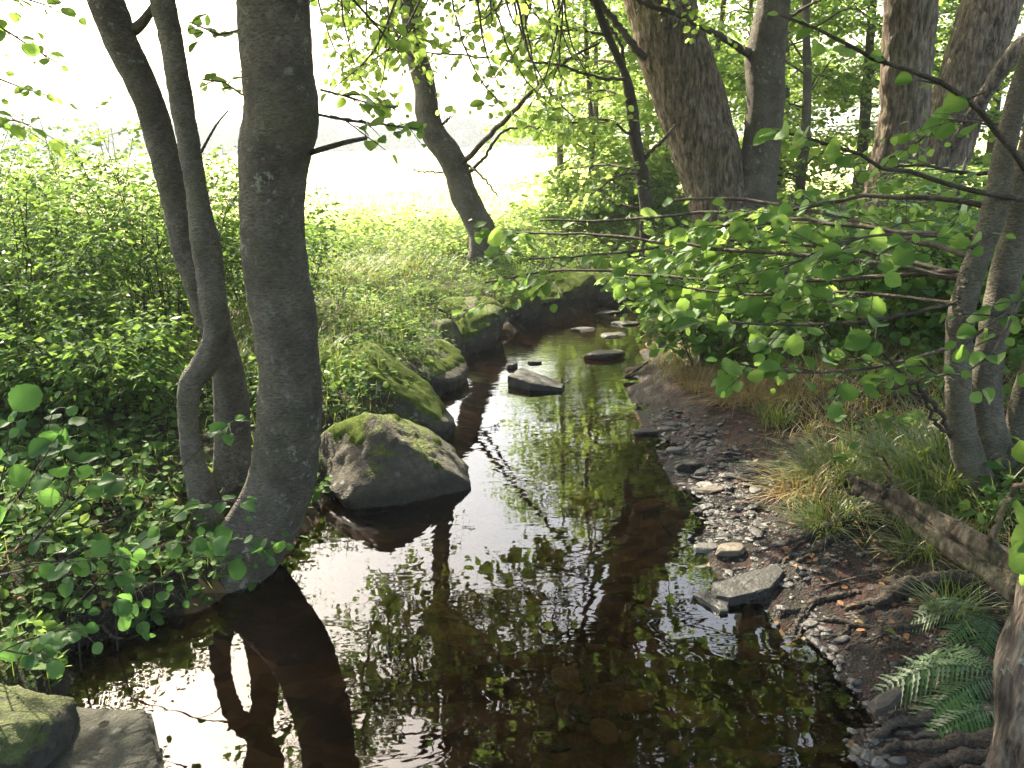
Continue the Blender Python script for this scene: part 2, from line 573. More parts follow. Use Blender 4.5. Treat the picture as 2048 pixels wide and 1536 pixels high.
def mat_bark(name, dark, mid, light, rough=False, moss=.0, lichen=.5):
    k = NT(name)
    p = k.pos()
    if rough:
        st = k.scale(p, (1, 1, .22))
        a = k.noise(st, 22, 4, .6, .4)
        b = k.noise(st, 60, 3)
        c = k.ramp(a, (.36, dark), (.5, mid), (.66, light))
        c = k.mix(k.mr(b, .5, .68, 0, .6), c, dark)
        h = k.math('ADD', a, k.math('MULTIPLY', b, .5))
        nb = k.bump(h, .9, .03)
    else:
        st = k.scale(p, (1, 1, 2.6))
        a = k.noise(p, 5, 5, .65)
        b = k.noise(st, 45, 3, .6)
        c = k.ramp(a, (.3, dark), (.5, mid), (.75, light))
        c = k.mix(k.mr(b, .42, .66, 0, .75), c, dark)
        sp = k.noise(k.scale(p, (1, 1, 1.6)), 120, 2, .6)
        c = k.mix(k.mr(sp, .6, .7, 0, .5), c, light)
        h = k.math('ADD', k.math('MULTIPLY', a, .4), k.math('ADD', b, k.math('MULTIPLY', sp, .5)))
        nb = k.bump(h, 1.0, .02)
    li = k.noise(k.scale(p, (1.0, 1.0, 1.0)), 16, 5, .75, .3)
    c = k.mix(k.mr(li, .60, .64, 0, k.mr(k.noise(p, 1.6, 2), .42, .62, 0, lichen)) if False else k.math('MULTIPLY', k.mr(li, .57, .63, 0, lichen), k.mr(k.noise(p, 1.7, 2), .42, .6, 0, 1)), c, (.26, .27, .22))
    if moss:
        mo = k.noise(p, 3.2, 4, .7)
        c = k.mix(k.mr(mo, .46, .62, 0, moss), c, (.085, .10, .028))
    return k.done(k.pbsdf(c, .85, nb, .25))
M_BARK = mat_bark('bark_alder', (.045, .038, .03), (.115, .097, .076), (.19, .165, .13), moss=.2, lichen=.8)
VEINED['leaf_shoot'] = mat_leaf('leaf_shoot_veined', (.03, .075, .026), (.065, .135, .04), (.09, .22, .04), (.19, .38, .07), vein=True)
M_SHOOT = mat_leaf('leaf_shoot', (.03, .075, .026), (.065, .135, .04), (.09, .22, .04), (.19, .38, .07))
M_STEM = mat_bark('green_stem', (.035, .04, .016), (.06, .07, .025), (.09, .10, .045), lichen=0)
M_BARKG = mat_bark('bark_grey', (.06, .052, .042), (.14, .12, .095), (.215, .19, .15), moss=.22, lichen=.3)
M_ROUGH = mat_bark('bark_rough', (.025, .017, .012), (.108, .077, .054), (.2, .155, .115), rough=True, moss=.2, lichen=.35)
M_FLAKY = mat_bark('bark_flaky', (.03, .023, .018), (.095, .074, .058), (.2, .165, .13), rough=True, lichen=.6)
M_TWIG = mat_bark('bark_twig', (.035, .027, .02), (.075, .058, .043), (.13, .11, .085), lichen=.3)
M_ROOT = mat_bark('root_bark', (.02, .016, .012), (.055, .043, .033), (.12, .10, .08), lichen=.15)
M_DEAD = mat_bark('dead_wood', (.03, .022, .014), (.10, .07, .043), (.2, .15, .10), rough=True, moss=.4, lichen=.1)

def mat_rock(name, dark, light, moss=1.0, wet=True):
    k = NT(name)
    p = k.pos()
    a = k.noise(p, 4, 6, .65, .3)
    b = k.noise(p, 30, 4, .7)
    c = k.ramp(a, (.3, dark), (.7, light))
    c = k.mix(k.mr(b, .38, .7, 0, .85), c, (dark[0] * .7, dark[1] * .7, dark[2] * .7))
    c = k.mix(k.mr(k.noise(p, 60, 3, .7), .58, .7, 0, .5), c, [x * 1.4 for x in light])
    li = k.n('TexVoronoi', {'Vector': p, 'Scale': 14.0, 'Randomness': 1.0}).outputs['Distance']
    lf = k.math('MULTIPLY', k.mr(li, .12, .3, 1, 0), k.mr(k.noise(p, 2.5, 2), .46, .6, 0, .75))
    c = k.mix(lf, c, (.27, .28, .25))
    g = k.n('NewGeometry')
    nz = k.n('SeparateXYZ', {0: g.outputs['Normal']}).outputs[2]
    z = k.n('SeparateXYZ', {0: p}).outputs[2]
    mn = k.math('ADD', k.noise(p, 3.5, 5, .7), k.math('MULTIPLY', nz, .22))
    mf = k.math('MULTIPLY', k.mr(mn, .62, .7, 0, moss), k.mr(z, .1, .22, 0, 1))
    mc = k.ramp(k.noise(p, 26, 4, .7), (.3, (.035, .05, .008)), (.55, (.085, .11, .015)), (.8, (.15, .17, .03)))
    c = k.mix(mf, c, mc)
    rough = .8
    if wet:
        wf = k.mr(k.math('ADD', z, k.math('MULTIPLY', k.noise(p, 5, 3), .10)), .12, .17, 1, 0)
        c = k.mix(k.math('MULTIPLY', wf, .75), c, (dark[0] * .35, dark[1] * .33, dark[2] * .3))
        rough = k.mr(wf, 0, 1, .85, .3)
    fine = k.noise(p, 75, 4, .75)
    nb = k.bump(k.math('ADD', k.math('MULTIPLY', b, .8), k.math('ADD', k.math('MULTIPLY', fine, .5), k.math('MULTIPLY', mf, k.noise(p, 90, 2)))), 1.0, .028)
    return k.done(k.pbsdf(c, rough, nb, .35))
M_ROCK = mat_rock('rock_grey', (.034, .028, .021), (.125, .107, .083))
M_ROCKD = mat_rock('rock_dark', (.024, .02, .016), (.07, .06, .05), moss=.6)
M_CONC = mat_rock('slab_stone', (.018, .017, .012), (.045, .042, .03), moss=.25, wet=False)

def mat_slate(name, lo, hi, rough):
    k = NT(name)
    r = k.n('ObjectInfo').outputs['Random']
    g = k.n('NewGeometry').outputs['Random Per Island']
    f = k.math('FRACT', k.math('ADD', r, g))
    p = k.pos()
    c = k.ramp(f, (0, lo), (.55, [(a + b) / 2 for a, b in zip(lo, hi)]), (1, hi))
    n = k.noise(p, 35, 4, .65)
    c = k.mix(k.mr(n, .35, .7, 0, .5), c, [x * .6 for x in lo])
    return k.done(k.pbsdf(c, k.mr(k.noise(p, 12, 2), .3, .7, rough, rough + .35), k.bump(n, .9, .012), .35))
M_SLATE = mat_slate('slate_wet', (.03, .029, .029), (.115, .105, .098), .3)
M_SLATED = mat_slate('slate_dry', (.05, .04, .032), (.14, .115, .09), .6)
M_BEDST = mat_slate('bed_stone', (.04, .026, .014), (.19, .115, .055), .7)
M_BLACK = mat_slate('slate_black', (.016, .015, .014), (.034, .032, .03), .45)

# forest floor: dark soil, needles and litter; red algae on the gravel bar; wet at the water's edge
k = NT('soil')
p = k.pos()
a = k.noise(p, 2.2, 6, .7)
b = k.noise(p, 28, 5, .7)
c = k.ramp(b, (.34, (.009, .007, .005)), (.5, (.028, .02, .0135)), (.68, (.075, .054, .037)))
c = k.mix(k.mr(a, .45, .62, 0, .5), c, (.07, .05, .028))
sx = k.n('SeparateXYZ', {0: p})
mossy = k.math('MULTIPLY', k.mr(k.noise(p, 3, 5, .7), .42, .56, 0, .85), k.math('MULTIPLY', k.mr(sx.outputs[0], -.1, -.4, 0, 1), k.mr(sx.outputs[2], .10, .2, 0, 1)))
c = k.mix(mossy, c, k.ramp(k.noise(p, 30, 4, .75), (.3, (.022, .034, .006)), (.55, (.06, .082, .012)), (.8, (.12, .14, .025))))
red = k.math('MULTIPLY', k.mr(k.noise(p, 5, 4, .7, .5), .47, .56, 0, .75), k.math('MULTIPLY', k.mr(sx.outputs[2], .16, .05, 0, 1), k.mr(sx.outputs[0], .8, 1.1, 0, 1)))
c = k.mix(red, c, (.13, .04, .03))
wet = k.mr(k.math('ADD', sx.outputs[2], k.math('MULTIPLY', k.noise(p, 6, 3), .08)), .07, .17, 1, 0)
c = k.mix(k.math('MULTIPLY', wet, .72), c, (.012, .0095, .0075))
M_SOIL = k.done(k.pbsdf(c, k.mr(wet, 0, 1, .95, .5), k.bump(k.math('ADD', b, k.noise(p, 80, 3)), 1.0, .05), .3))

k = NT('meadow_grass')
p = k.pos()
a = k.noise(k.scale(p, (1, .5, 1)), .5, 5, .65)
b = k.noise(p, 12, 3, .7)
c = k.ramp(a, (.3, (.36, .38, .13)), (.7, (.50, .48, .22)))
c = k.mix(k.mr(b, .3, .8, 0, .4), c, (.3, .34, .10))
M_MEADOW = k.done(k.pbsdf(c, .95, k.bump(b, .6, .08), .1))

k = NT('stream_bed')
p = k.pos()
v = k.n('TexVoronoi', {'Vector': k.scale(p, (1, 1.5, 1)), 'Scale': 8.0})
c = k.ramp(k.n('SeparateXYZ', {0: v.outputs['Color']}).outputs[0], (0, (.035, .022, .012)), (.6, (.09, .055, .028)), (1, (.15, .092, .045)))
c = k.mix(k.mr(k.noise(p, 3, 4), .4, .6, 0, .7), c, (.03, .02, .011))
M_BED = k.done(k.pbsdf(c, .9, k.bump(v.outputs['Distance'], .6, .03), .2))

# clear brown stream water: surface reflection by angle, the bed seen through a tea-coloured film
k = NT('stream_water')
p = k.pos()
sy = k.n('SeparateXYZ', {0: p}).outputs[1]
r1 = k.noise(k.scale(p, (1.0, 2.2, 1)), 3.2, 2, .5, .3)
r2 = k.noise(k.scale(p, (1.0, 1.6, 1)), 14, 2, .5, .4)
riff = k.mr(sy, 5.8, 8.5, 0, 1)
ring = k.n('VectorMath', {0: p, 1: (float(G(800, 1045)[0]), float(G(800, 1045)[1]), 0)}, operation='DISTANCE').outputs['Value']
rings = k.math('MULTIPLY', k.math('SINE', k.math('MULTIPLY', ring, 150)), k.mr(ring, .05, .42, .022, 0))
h = k.math('ADD', k.math('MULTIPLY', r1, .34), k.math('ADD', rings, k.math('MULTIPLY', r2, k.mr(riff, 0, 1, .022, .45))))
nb = k.bump(h, .3, .012)
gl = k.n('BsdfGlossy', {'Color': (1, 1, 1), 'Roughness': 0.0, 'Normal': nb}).outputs[0]
tr = k.n('BsdfTransparent', {'Color': (.78, .62, .42)}).outputs[0]
fr = k.n('Fresnel', {'IOR': 1.45, 'Normal': nb}).outputs[0]
M_WATER = k.done(k.n('MixShader', {0: fr, 1: tr, 2: gl}).outputs[0])

k = NT('moss')
p = k.pos()
n = k.noise(p, 30, 4, .75)
c = k.ramp(n, (.3, (.022, .034, .006)), (.55, (.06, .082, .012)), (.8, (.12, .14, .025)))
M_MOSS = k.done(k.pbsdf(c, .95, k.bump(k.noise(p, 160, 2), .9, .01), .1))

# ------------------------------------------------------------------ the stream and its banks
LEFT = np.array([[-1.75, -3], [-1.7, .6], [-1.55, 1.6], G(110, 1400)[:2], G(170, 1310)[:2], G(330, 1235)[:2], G(470, 1165)[:2], G(560, 1095)[:2],
                 G(640, 1000)[:2], G(800, 960)[:2], G(893, 883)[:2], G(872, 795)[:2], G(918, 724)[:2], G(985, 672)[:2], G(1130, 632)[:2], G(1200, 606)[:2], [3.4, 12.2], [9, 13.8], [16, 15]])
RIGHT = np.array([[1.5, -3], [1.45, .6], G(1740, 1536)[:2], G(1690, 1420)[:2], G(1620, 1310)[:2], G(1560, 1225)[:2], G(1450, 1170)[:2], G(1395, 1090)[:2],
                  G(1370, 1000)[:2], G(1335, 930)[:2], G(1290, 850)[:2], G(1255, 775)[:2], G(1285, 712)[:2], G(1345, 668)[:2], [3.2, 10.4], [9, 11.6], [16, 12.6]])
def seg_dist(X, Y, C):
    best = np.full(X.shape, 1e9)
    for a, b in zip(C[:-1], C[1:]):
        d = b - a
        t = np.clip(((X - a[0]) * d[0] + (Y - a[1]) * d[1]) / (d @ d), 0, 1)
        best = np.minimum(best, np.hypot(X - a[0] - t * d[0], Y - a[1] - t * d[1]))
    return best
POLY = np.vstack([LEFT, RIGHT[::-1]])
def inside(X, Y):
    c = np.zeros(X.shape, bool)
    for a, b in zip(POLY, np.roll(POLY, -1, axis=0)):
        cond = (a[1] > Y) != (b[1] > Y)
        with np.errstate(divide='ignore', invalid='ignore'):
            xi = a[0] + (Y - a[1]) / (b[1] - a[1]) * (b[0] - a[0])
        c ^= cond & (X < xi)
    return c
def field(X, Y):
    p = np.column_stack([np.ravel(X), np.ravel(Y), np.zeros(np.size(X))])
    X = X + ((fbm(p * 2.6 + 31, 2) * .15 + fbm(p * 9 + 5, 3) * .07)).reshape(np.shape(X)) * (np.abs(X) < 6)
    Y = Y + ((fbm(p * 2.6 + 77, 2) * .08 + fbm(p * 9 + 55, 2) * .045)).reshape(np.shape(X)) * (np.abs(X) < 6)
    dl, dr = seg_dist(X, Y, LEFT), seg_dist(X, Y, RIGHT)
    return dl, dr, inside(X, Y)
def height(X, Y):
    X, Y = np.atleast_1d(np.asarray(X, float)), np.atleast_1d(np.asarray(Y, float))
    dl, dr, ins = field(X, Y)
    s = np.minimum(dl, dr)
    P3 = np.column_stack([X.ravel(), Y.ravel(), np.zeros(X.size)])
    n1 = fbm(P3 * 1.1, 3).reshape(X.shape)
    n2 = fbm(P3 * 6.0, 3).reshape(X.shape)
    bed = -.02 - .20 * (1 - np.exp(-s / .45)) * (1 - .55 * sstep(0, .9, .9 - dr)) + n2 * .02
    bed = np.minimum(bed, -.012)
    hl = .30 * (1 - np.exp(-dl / .22)) + .40 * (1 - np.exp(-dl / 1.8)) + n1 * .10 * sstep(.1, 1.2, dl) + n2 * .035
    hr = .11 * sstep(0, .7, dr) + .36 * sstep(.55, 1.7, dr) + .25 * sstep(1.5, 5, dr) + n1 * .09 * sstep(.5, 1.6, dr) + n2 * .05 * sstep(.0, .25, dr)
    far = sstep(12, 30, Y)
    hh = np.where(dl < dr, hl, hr)
    hh = np.maximum(hh, .012) * (1 - far * .0)
    return np.where(ins, bed, hh)
def hz(x, y):
    return float(height(x, y)[0])
def ground_hit(px, py):
    """the place on the ground that is seen at a pixel"""
    d = ray(px, py)
    t = np.linspace(1.5, 40, 1500)
    Q = np.array([0, 0, CAMZ]) + t[:, None] * d
    H = height(Q[:, 0], Q[:, 1])
    i = int(np.argmax(Q[:, 2] < H))
    q = Q[i].copy()
    q[2] = H[i]
    return q

def axis(lo, hi, n, far_lo, far_hi, grow=1.22):
    a = list(np.linspace(lo, hi, n))
    st = a[1] - a[0]
    up, dn = [], []
    d, x = st, hi
    while x < far_hi:
        d *= grow
        x += d
        up.append(x)
    d, x = st, lo
    while x > far_lo:
        d *= grow
        x -= d
        dn.append(x)
    return np.array(dn[::-1] + a + up)
gx = axis(-4.5, 4.5, 190, -420, 420)
gy = axis(.8, 12.5, 230, -30, 460)
GX, GY = np.meshgrid(gx, gy)
GZ = height(GX.ravel(), GY.ravel()).reshape(GX.shape)
def is_meadow(X, Y):
    return ((Y > 12.6) & (X < 1.4 + .12 * (Y - 12))) | (Y > 17.5) | (X < -8.2)
ny, nx = GX.shape
ii = (np.arange(ny - 1)[:, None] * nx + np.arange(nx - 1)[None])
quads = np.stack([ii, ii + 1, ii + nx + 1, ii + nx], -1).reshape(-1, 4)
GV = np.column_stack([GX.ravel(), GY.ravel(), GZ.ravel()])
qc = GV[quads].mean(1)
inq = inside(GV[:, 0], GV[:, 1])[quads].all(1)
mq = is_meadow(qc[:, 0], qc[:, 1]) & ~inq
def sub(name, mask, m):
    F = quads[mask]
    u, inv = np.unique(F, return_inverse=True)
    return mesh_obj(name, GV[u], [inv.reshape(F.shape)], m, kind='structure')
sub('ground', ~inq & ~mq, M_SOIL)
sub('meadow', mq, M_MEADOW)
sub('stream_bed', inq, M_BED)
wx, wy = np.meshgrid(np.linspace(-3, 15, 120), np.linspace(-2.5, 15, 120))
wi = (np.arange(119)[:, None] * 120 + np.arange(119)[None])
wq = np.stack([wi, wi + 1, wi + 121, wi + 120], -1).reshape(-1, 4)
WV = np.column_stack([wx.ravel(), wy.ravel(), np.zeros(wx.size)])
dl, dr, ins = field(WV[:, 0], WV[:, 1])
okv = ins | (np.minimum(dl, dr) < .12)
wq = wq[okv[wq].all(1)]
u, inv = np.unique(wq, return_inverse=True)
mesh_obj('stream_water', WV[u], [inv.reshape(wq.shape)], M_WATER, kind='structure')

# ------------------------------------------------------------------ trees
for a in ((1640, 760, .36), (1560, 735, .2), (1500, 1030, .24), (1590, 1035, .2), (1440, 985, .14), (1800, 850, .3), (1700, 1225, .12), (1730, 920, .2), (1660, 850, .22), (1870, 900, .2), (560, 700, .1), (790, 560, .5), (700, 470, .5)):
    h = ground_hit(a[0], a[1])
    GAPS.append((h[0], h[1], h[2], a[2] * 1.35))
for a in ((1300, 520, 5.2, .35), (1520, 470, 4.8, .4), (1350, 450, 5.8, .3), (1600, 520, 4.4, .25), (1200, 560, 5.2, .2), (1750, 440, 4.2, .25), (1400, 180, 11, .5), (1520, 120, 11, .4), (1810, 200, 10.3, .5), (1120, 500, 5.4, .3), (1700, 520, 4.2, .3), (1460, 600, 4.4, .25), (1640, 400, 4.6, .3), (1850, 700, 3.2, .15), (1460, 250, 3.1, .25), (110, 830, 2.9, .08)):
    h = P(*a[:3])
    GAPS.append((h[0], h[1], h[2], a[3]))
h = P(1975, 830, 3.55); GAPS.append((h[0], h[1], h[2], .2))
h = P(2060, 1430, 2.3); GAPS.append((h[0], h[1], h[2], .18))
h = P(800, 800, 4.9); GAPS.append((h[0], h[1], h[2], .1))
def ext_up(rows, n, dpx, Y, w1):
    return rows
def finish_roots(t, pts_list, m=None):
    for rows in pts_list:
        pts = np.array([q[:3] for q in rows], float)
        rad = np.array([q[3] for q in rows], float)
        pp, rr, arc = resample(pts, rad, 26)
        pp[1:-1] += rng.normal(0, .006, (24, 3))
        o = tube(pp, rr, 10, smooth_bark, arc)
        mesh_obj('root', o[0], o[1:], m or M_BARK, t)
def canopy(g, pp, targets, levels, r0=.03, rise=.35):
    up = pp[pp[:, 2] > 2.75 + .15 * max(0.0, float(pp[0][1]) - 1)]
    pp = up if len(up) > 3 else pp
    for tg in targets:
        path = limb_to(pp, tg, rise)
        g.branch(path, r0 * rng.uniform(.7, 1.2), .008, levels, .38)
def box_targets(n, x, y, z, keep=None):
    out = []
    while len(out) < n:
        q = np.array([rng.uniform(*x), rng.uniform(*y), rng.uniform(*z)])
        if keep is None or keep(q):
            out.append(q)
    return out
def above_frame(q, margin=1.15):
    px, py, d = proj(np.array([q]))
    return py[0] < -FPX * margin / max(d[0], .5) or px[0] < -250 or px[0] > 2300
CROWN = [(8, .95, .12), (5, .5, .03)]
def over_viewer(q):
    return above_frame(q)

# thick alder at the water's edge
b1 = G(480, 1120, .02)
t1 = thing('alder_tree', 'thickest leaning alder trunk rooted at the left water edge, lichen flecked near the top', 'tree', b1, 'alders on the left bank')
rows = [(430, 1215, 3.72, 190), (462, 1140, 3.76, 160), (505, 1080, 3.8, 140), (540, 1020, 3.8, 134), (566, 950, 3.8, 131), (578, 850, 3.8, 128), (580, 750, 3.8, 123), (562, 620, 3.8, 122),
        (547, 480, 3.8, 123), (547, 340, 3.8, 129), (565, 230, 3.8, 146), (553, 120, 3.8, 141), (545, 0, 3.8, 141), (530, -160, 3.8, 138), (515, -420, 3.9, 128), (490, -900, 4.0, 110), (470, -1700, 4.2, 80), (450, -2600, 4.4, 45)]
_, pp1, _ = trunk_mesh('trunk', rows, M_BARK, t1, 'smooth', .02, 48)
finish_roots(t1, [[(*P(470, 1110, 3.78), .07), (*P(420, 1170, 3.7), .05), (*P(380, 1195, 3.62), .03), (*P(345, 1200, 3.6), .012)],
                  [(*P(455, 1120, 3.8), .07), (*P(385, 1120, 3.85), .05), (*P(310, 1105, 3.8), .03), (*P(250, 1100, 3.75), .015)],
                  [(*P(520, 1070, 3.86), .06), (*P(540, 1075, 4.05), .045), (*P(565, 1080, 4.15), .02)]])
for rws in ([(622, 305, 3.8, 12), (655, 295, 3.75, 11), (690, 285, 3.7, 10), (733, 276, 3.66, 8)],):
    pts, rad = pathpx(rws)
    pp, rr, arc = resample(pts, rad, 14)
    o = tube(pp, rr, 8)
    mesh_obj('branch_stub', o[0], o[1:], M_TWIG, t1)
g = Grow(.09, .055, scatter=.45, minr=.0028)
canopy(g, pp1, box_targets(36, (-4.6, 1.4), (2.2, 8.2), (3.4, 7.2), above_frame) + box_targets(24, (-3.4, .4), (4.5, 8.8), (4.2, 7.4), above_frame) + box_targets(32, (-5.5, .8), (-4, 2.4), (3.6, 6.5)), CROWN)
g.finish(t1, M_TWIG, M_CROWN, 'round', 0)
g = Grow(.075, .07, (.1, -.5, .8), .5)
for rws in ([(636, 230, 3.82, 7), (700, 243, 3.8, 5), (770, 250, 3.78, 4), (838, 258, 3.75, 3)],
            [(640, 180, 3.82, 6), (700, 195, 3.85, 4), (760, 215, 3.9, 3)], [(610, -120, 3.85, 9), (690, -20, 4.0, 7), (760, 60, 4.1, 5), (800, 110, 4.2, 3)],
            [(480, 60, 3.9, 6), (440, 70, 4.2, 5), (380, 45, 4.5, 4)], [(485, 190, 3.9, 5), (450, 165, 4.1, 4), (405, 160, 4.3, 3)]):
    pts, rad = pathpx(rws)
    g.branch(pts, rad[0], rad[-1], [(6, .26, -.05)], .25)
    g.tubes.build('side_branch', M_TWIG, t1)
    g.tubes = Acc()
leafage(t1, g.lv, M_ALDER, 'round', 220, 'foliage')

# the two slim crossing stems beside it
b2 = P(425, 1050, 4.0)
t2 = thing('alder_tree', 'pair of slim alder stems, the front one sharply kinked, left of the thickest trunk', 'tree', b2, 'alders on the left bank')
rows = [(432, 1120, 4.1, 105), (440, 1040, 4.15, 88), (460, 980, 4.2, 80), (465, 880, 4.2, 73), (462, 780, 4.2, 68), (440, 680, 4.2, 62), (405, 600, 4.2, 58), (372, 500, 4.2, 55), (350, 400, 4.2, 54), (325, 300, 4.2, 57),
        (296, 200, 4.2, 60), (248, 100, 4.2, 64), (210, 0, 4.2, 69), (170, -110, 4.2, 66), (90, -350, 4.3, 60), (0, -800, 4.5, 50), (-60, -1500, 4.7, 30)]
_, pp2, _ = trunk_mesh('trunk', rows, M_BARK, t2, 'smooth', .02, 32)
rows = [(425, 1110, 3.95, 84), (412, 1030, 3.92, 64), (402, 975, 3.9, 52), (386, 920, 3.9, 43), (377, 860, 3.9, 40), (376, 805, 3.9, 42), (383, 762, 3.9, 49), (418, 716, 3.9, 55), (434, 660, 3.9, 52), (425, 600, 3.9, 55),
        (412, 530, 3.9, 53), (402, 450, 3.9, 50), (388, 350, 3.95, 46), (372, 260, 4.0, 45), (357, 170, 4.0, 48), (340, 80, 4.0, 46), (324, 0, 4.0, 48), (305, -120, 4.0, 46), (280, -400, 4.1, 42), (240, -1100, 4.2, 28)]
_, pp2b, _ = trunk_mesh('trunk', rows, M_BARKG, t2, 'smooth', .018, 32)
for rws in ([(268, 60, 4.2, 24), (285, 45, 4.15, 20), (303, 20, 4.1, 16), (318, -5, 4.05, 12)], [(402, 305, 3.9, 6), (418, 275, 3.88, 5), (436, 245, 3.86, 4), (456, 222, 3.84, 3)]):
    pts, rad = pathpx(rws)
    pp, rr, arc = resample(pts, rad, 12)
    o = tube(pp, rr, 8)
    mesh_obj('branch_stub', o[0], o[1:], M_TWIG, t2)
g = Grow(.09, .055, scatter=.45, minr=.0028)
canopy(g, pp2, box_targets(14, (-5.8, -1.2), (2.6, 8.2), (3.4, 6.4), above_frame) + box_targets(16, (-2.8, -.6), (3.6, 6.2), (3.0, 5.2), lambda q: above_frame(q, .6)), CROWN)
canopy(g, pp2b, box_targets(10, (-4.0, -.5), (2.4, 6.5), (3.2, 6.0), above_frame), CROWN)
g.finish(t2, M_TWIG, M_CROWN, 'round', 0)
g = Grow(.08, .07, (.1, -.4, .8), .5)
for rws in ([(-200, -120, 4.6, 9), (-60, 10, 4.7, 7), (40, 80, 4.8, 5), (120, 130, 4.9, 3)], [(-150, 60, 5.2, 7), (-20, 150, 5.2, 5), (90, 190, 5.2, 3)], [(-120, 150, 4.4, 6), (-40, 225, 4.4, 4), (60, 250, 4.4, 3)],
            [(-160, -60, 4.4, 7), (-10, -20, 4.5, 6), (90, 10, 4.6, 4)]):
    pts, rad = pathpx(rws)
    g.branch(pts, rad[0], rad[-1], [(7, .34, 0)], .3)
    g.tubes.build('side_branch', M_TWIG, t2)
    g.tubes = Acc()
leafage(t2, g.lv, M_ALDER, 'round', 160, 'foliage')

# curving tree further up the left bank
q = ground_hit(965, 535)
t3 = thing('alder_tree', 'curving dark trunk on the far left bank with sunlit bark at its foot', 'tree', q, 'alders on the left bank')
Y3 = q[1]
rows = [(968, 575, Y3, 84), (965, 530, Y3, 68), (968, 495, Y3, 61), (963, 461, Y3, 57), (947, 427, Y3, 53), (927, 386, Y3, 54), (915, 349, Y3, 51), (898, 308, Y3, 50), (871, 273, Y3, 50), (857, 232, Y3, 45), (850, 171, Y3, 41), (831, 102, Y3, 42),
        (820, 0, Y3, 45), (808, -120, Y3, 43), (800, -300, Y3, 40), (805, -600, Y3, 34), (820, -1000, Y3, 24), (830, -1500, Y3, 12)]
_, pp3, _ = trunk_mesh('trunk', rows, M_BARK, t3, 'smooth', .03, 40)
def bare_branch(t, rws, m, name='branch', side=()):
    pts, rad = pathpx(rws)
    pp, rr, arc = resample(pts, rad, max(10, len(rws) * 6))
    pp[1:-1] += rng.normal(0, .008, (len(pp) - 2, 3))
    o = tube(pp, rr, 7)
    return mesh_obj(name, o[0], o[1:], m, t)
bare_branch(t3, [(915, 335, Y3, 13), (960, 290, Y3 - .3, 11), (1020, 230, Y3 - .7, 10), (1075, 170, Y3 - 1, 8), (1130, 125, Y3 - 1.3, 6), (1200, 85, Y3 - 1.6, 4)], M_TWIG)
bare_branch(t3, [(930, 348, Y3, 8), (960, 325, Y3 - .2, 7), (985, 290, Y3 - .4, 6), (1010, 262, Y3 - .6, 5), (1045, 254, Y3 - .8, 5), (1080, 254, Y3 - 1, 4)], M_TWIG)
bare_branch(t3, [(925, 325, Y3, 6), (955, 345, Y3 - .2, 5), (975, 365, Y3 - .4, 4), (995, 393, Y3 - .5, 3)], M_TWIG)
bare_branch(t3, [(842, 257, Y3, 6), (790, 251, Y3 - .4, 5), (730, 244, Y3 - .8, 5), (660, 232, Y3 - 1.2, 3)], M_TWIG)
bare_branch(t3, [(880, 255, Y3, 6), (893, 240, Y3 - .1, 5), (906, 232, Y3 - .2, 3)], M_TWIG)
bare_branch(t3, [(885, 345, Y3, 4), (850, 343, Y3 - .2, 3), (825, 340, Y3 - .4, 2)], M_TWIG)
g = Grow(.095, .058, scatter=.45, minr=.0028)
canopy(g, pp3, box_targets(58, (-4.6, 2.6), (6.5, 13), (3.6, 9.5), above_frame) + box_targets(18, (-2.6, 1.6), (8, 13), (4.5, 9.8), above_frame) + box_targets(26, (-1.0, 1.7), (6.3, 9.8), (3.2, 5.6), lambda q: above_frame(q, .5)), CROWN)
g.finish(t3, M_TWIG, M_CROWN, 'round', 0)
g = Grow(.085, .07, (-.1, -.4, .8), .5)
hang = []
for i in range(32):
    x0 = rng.uniform(650, 1200)
    yy = rng.uniform(6.0, 9.5)
    drop = rng.uniform(40, 250) * (1 if x0 > 900 else .8)
    dx = rng.uniform(-110, 110)
    hang.append([(x0 - dx, -260, yy + .5, 9), (x0 - dx * .6, -60, yy, 7), (x0, drop * .55, yy - .2, 5), (x0 + dx * .9, drop, yy - .3, 3)])
for rws in hang:
    pts, rad = pathpx(rws)
    root = pp3[int(np.argmin(np.abs(pp3[:, 2] - (pts[0][2] + .7))))]
    g.branch(np.vstack([[root], [(root + pts[0]) / 2 + UP * .35], pts]), .022, .003, [(11, .5, -.1), (3, .22, -.05)], .45)
    g.tubes.build('side_branch', M_TWIG, t3)
    g.tubes = Acc()
leafage(t3, g.lv, M_WOOD, 'round', 290, 'foliage')

# thin dark sapling by the bend
q = ground_hit(1345, 655)
Y4 = q[1]
t4 = thing('alder_sapling', 'thin dark upright sapling stem at the stream bend, with stub branches', 'tree', q)
rows = [(1350, 672, Y4, 34), (1340, 645, Y4, 28), (1312, 590, Y4, 26), (1294, 500, Y4, 24), (1290, 420, Y4, 24), (1285, 350, Y4, 26), (1271, 280, Y4, 24), (1262, 210, Y4, 24), (1250, 150, Y4, 18), (1216, 70, Y4, 16), (1190, 0, Y4, 15), (1160, -120, Y4, 14), (1130, -350, Y4, 11), (1110, -700, Y4, 6)]
_, pp4, _ = trunk_mesh('trunk', rows, M_TWIG, t4, 'smooth', .025, 20)
bare_branch(t4, [(1258, 162, Y4, 8), (1225, 158, Y4 - .2, 7), (1170, 148, Y4 - .4, 6), (1115, 130, Y4 - .6, 5), (1000, 118, Y4 - .9, 4), (850, 105, Y4 - 1.2, 3)], M_TWIG)
bare_branch(t4, [(1250, 130, Y4, 8), (1238, 80, Y4 + .1, 7), (1210, 40, Y4 + .2, 6), (1180, 0, Y4 + .2, 6), (1160, -60, Y4 + .3, 5)], M_TWIG)
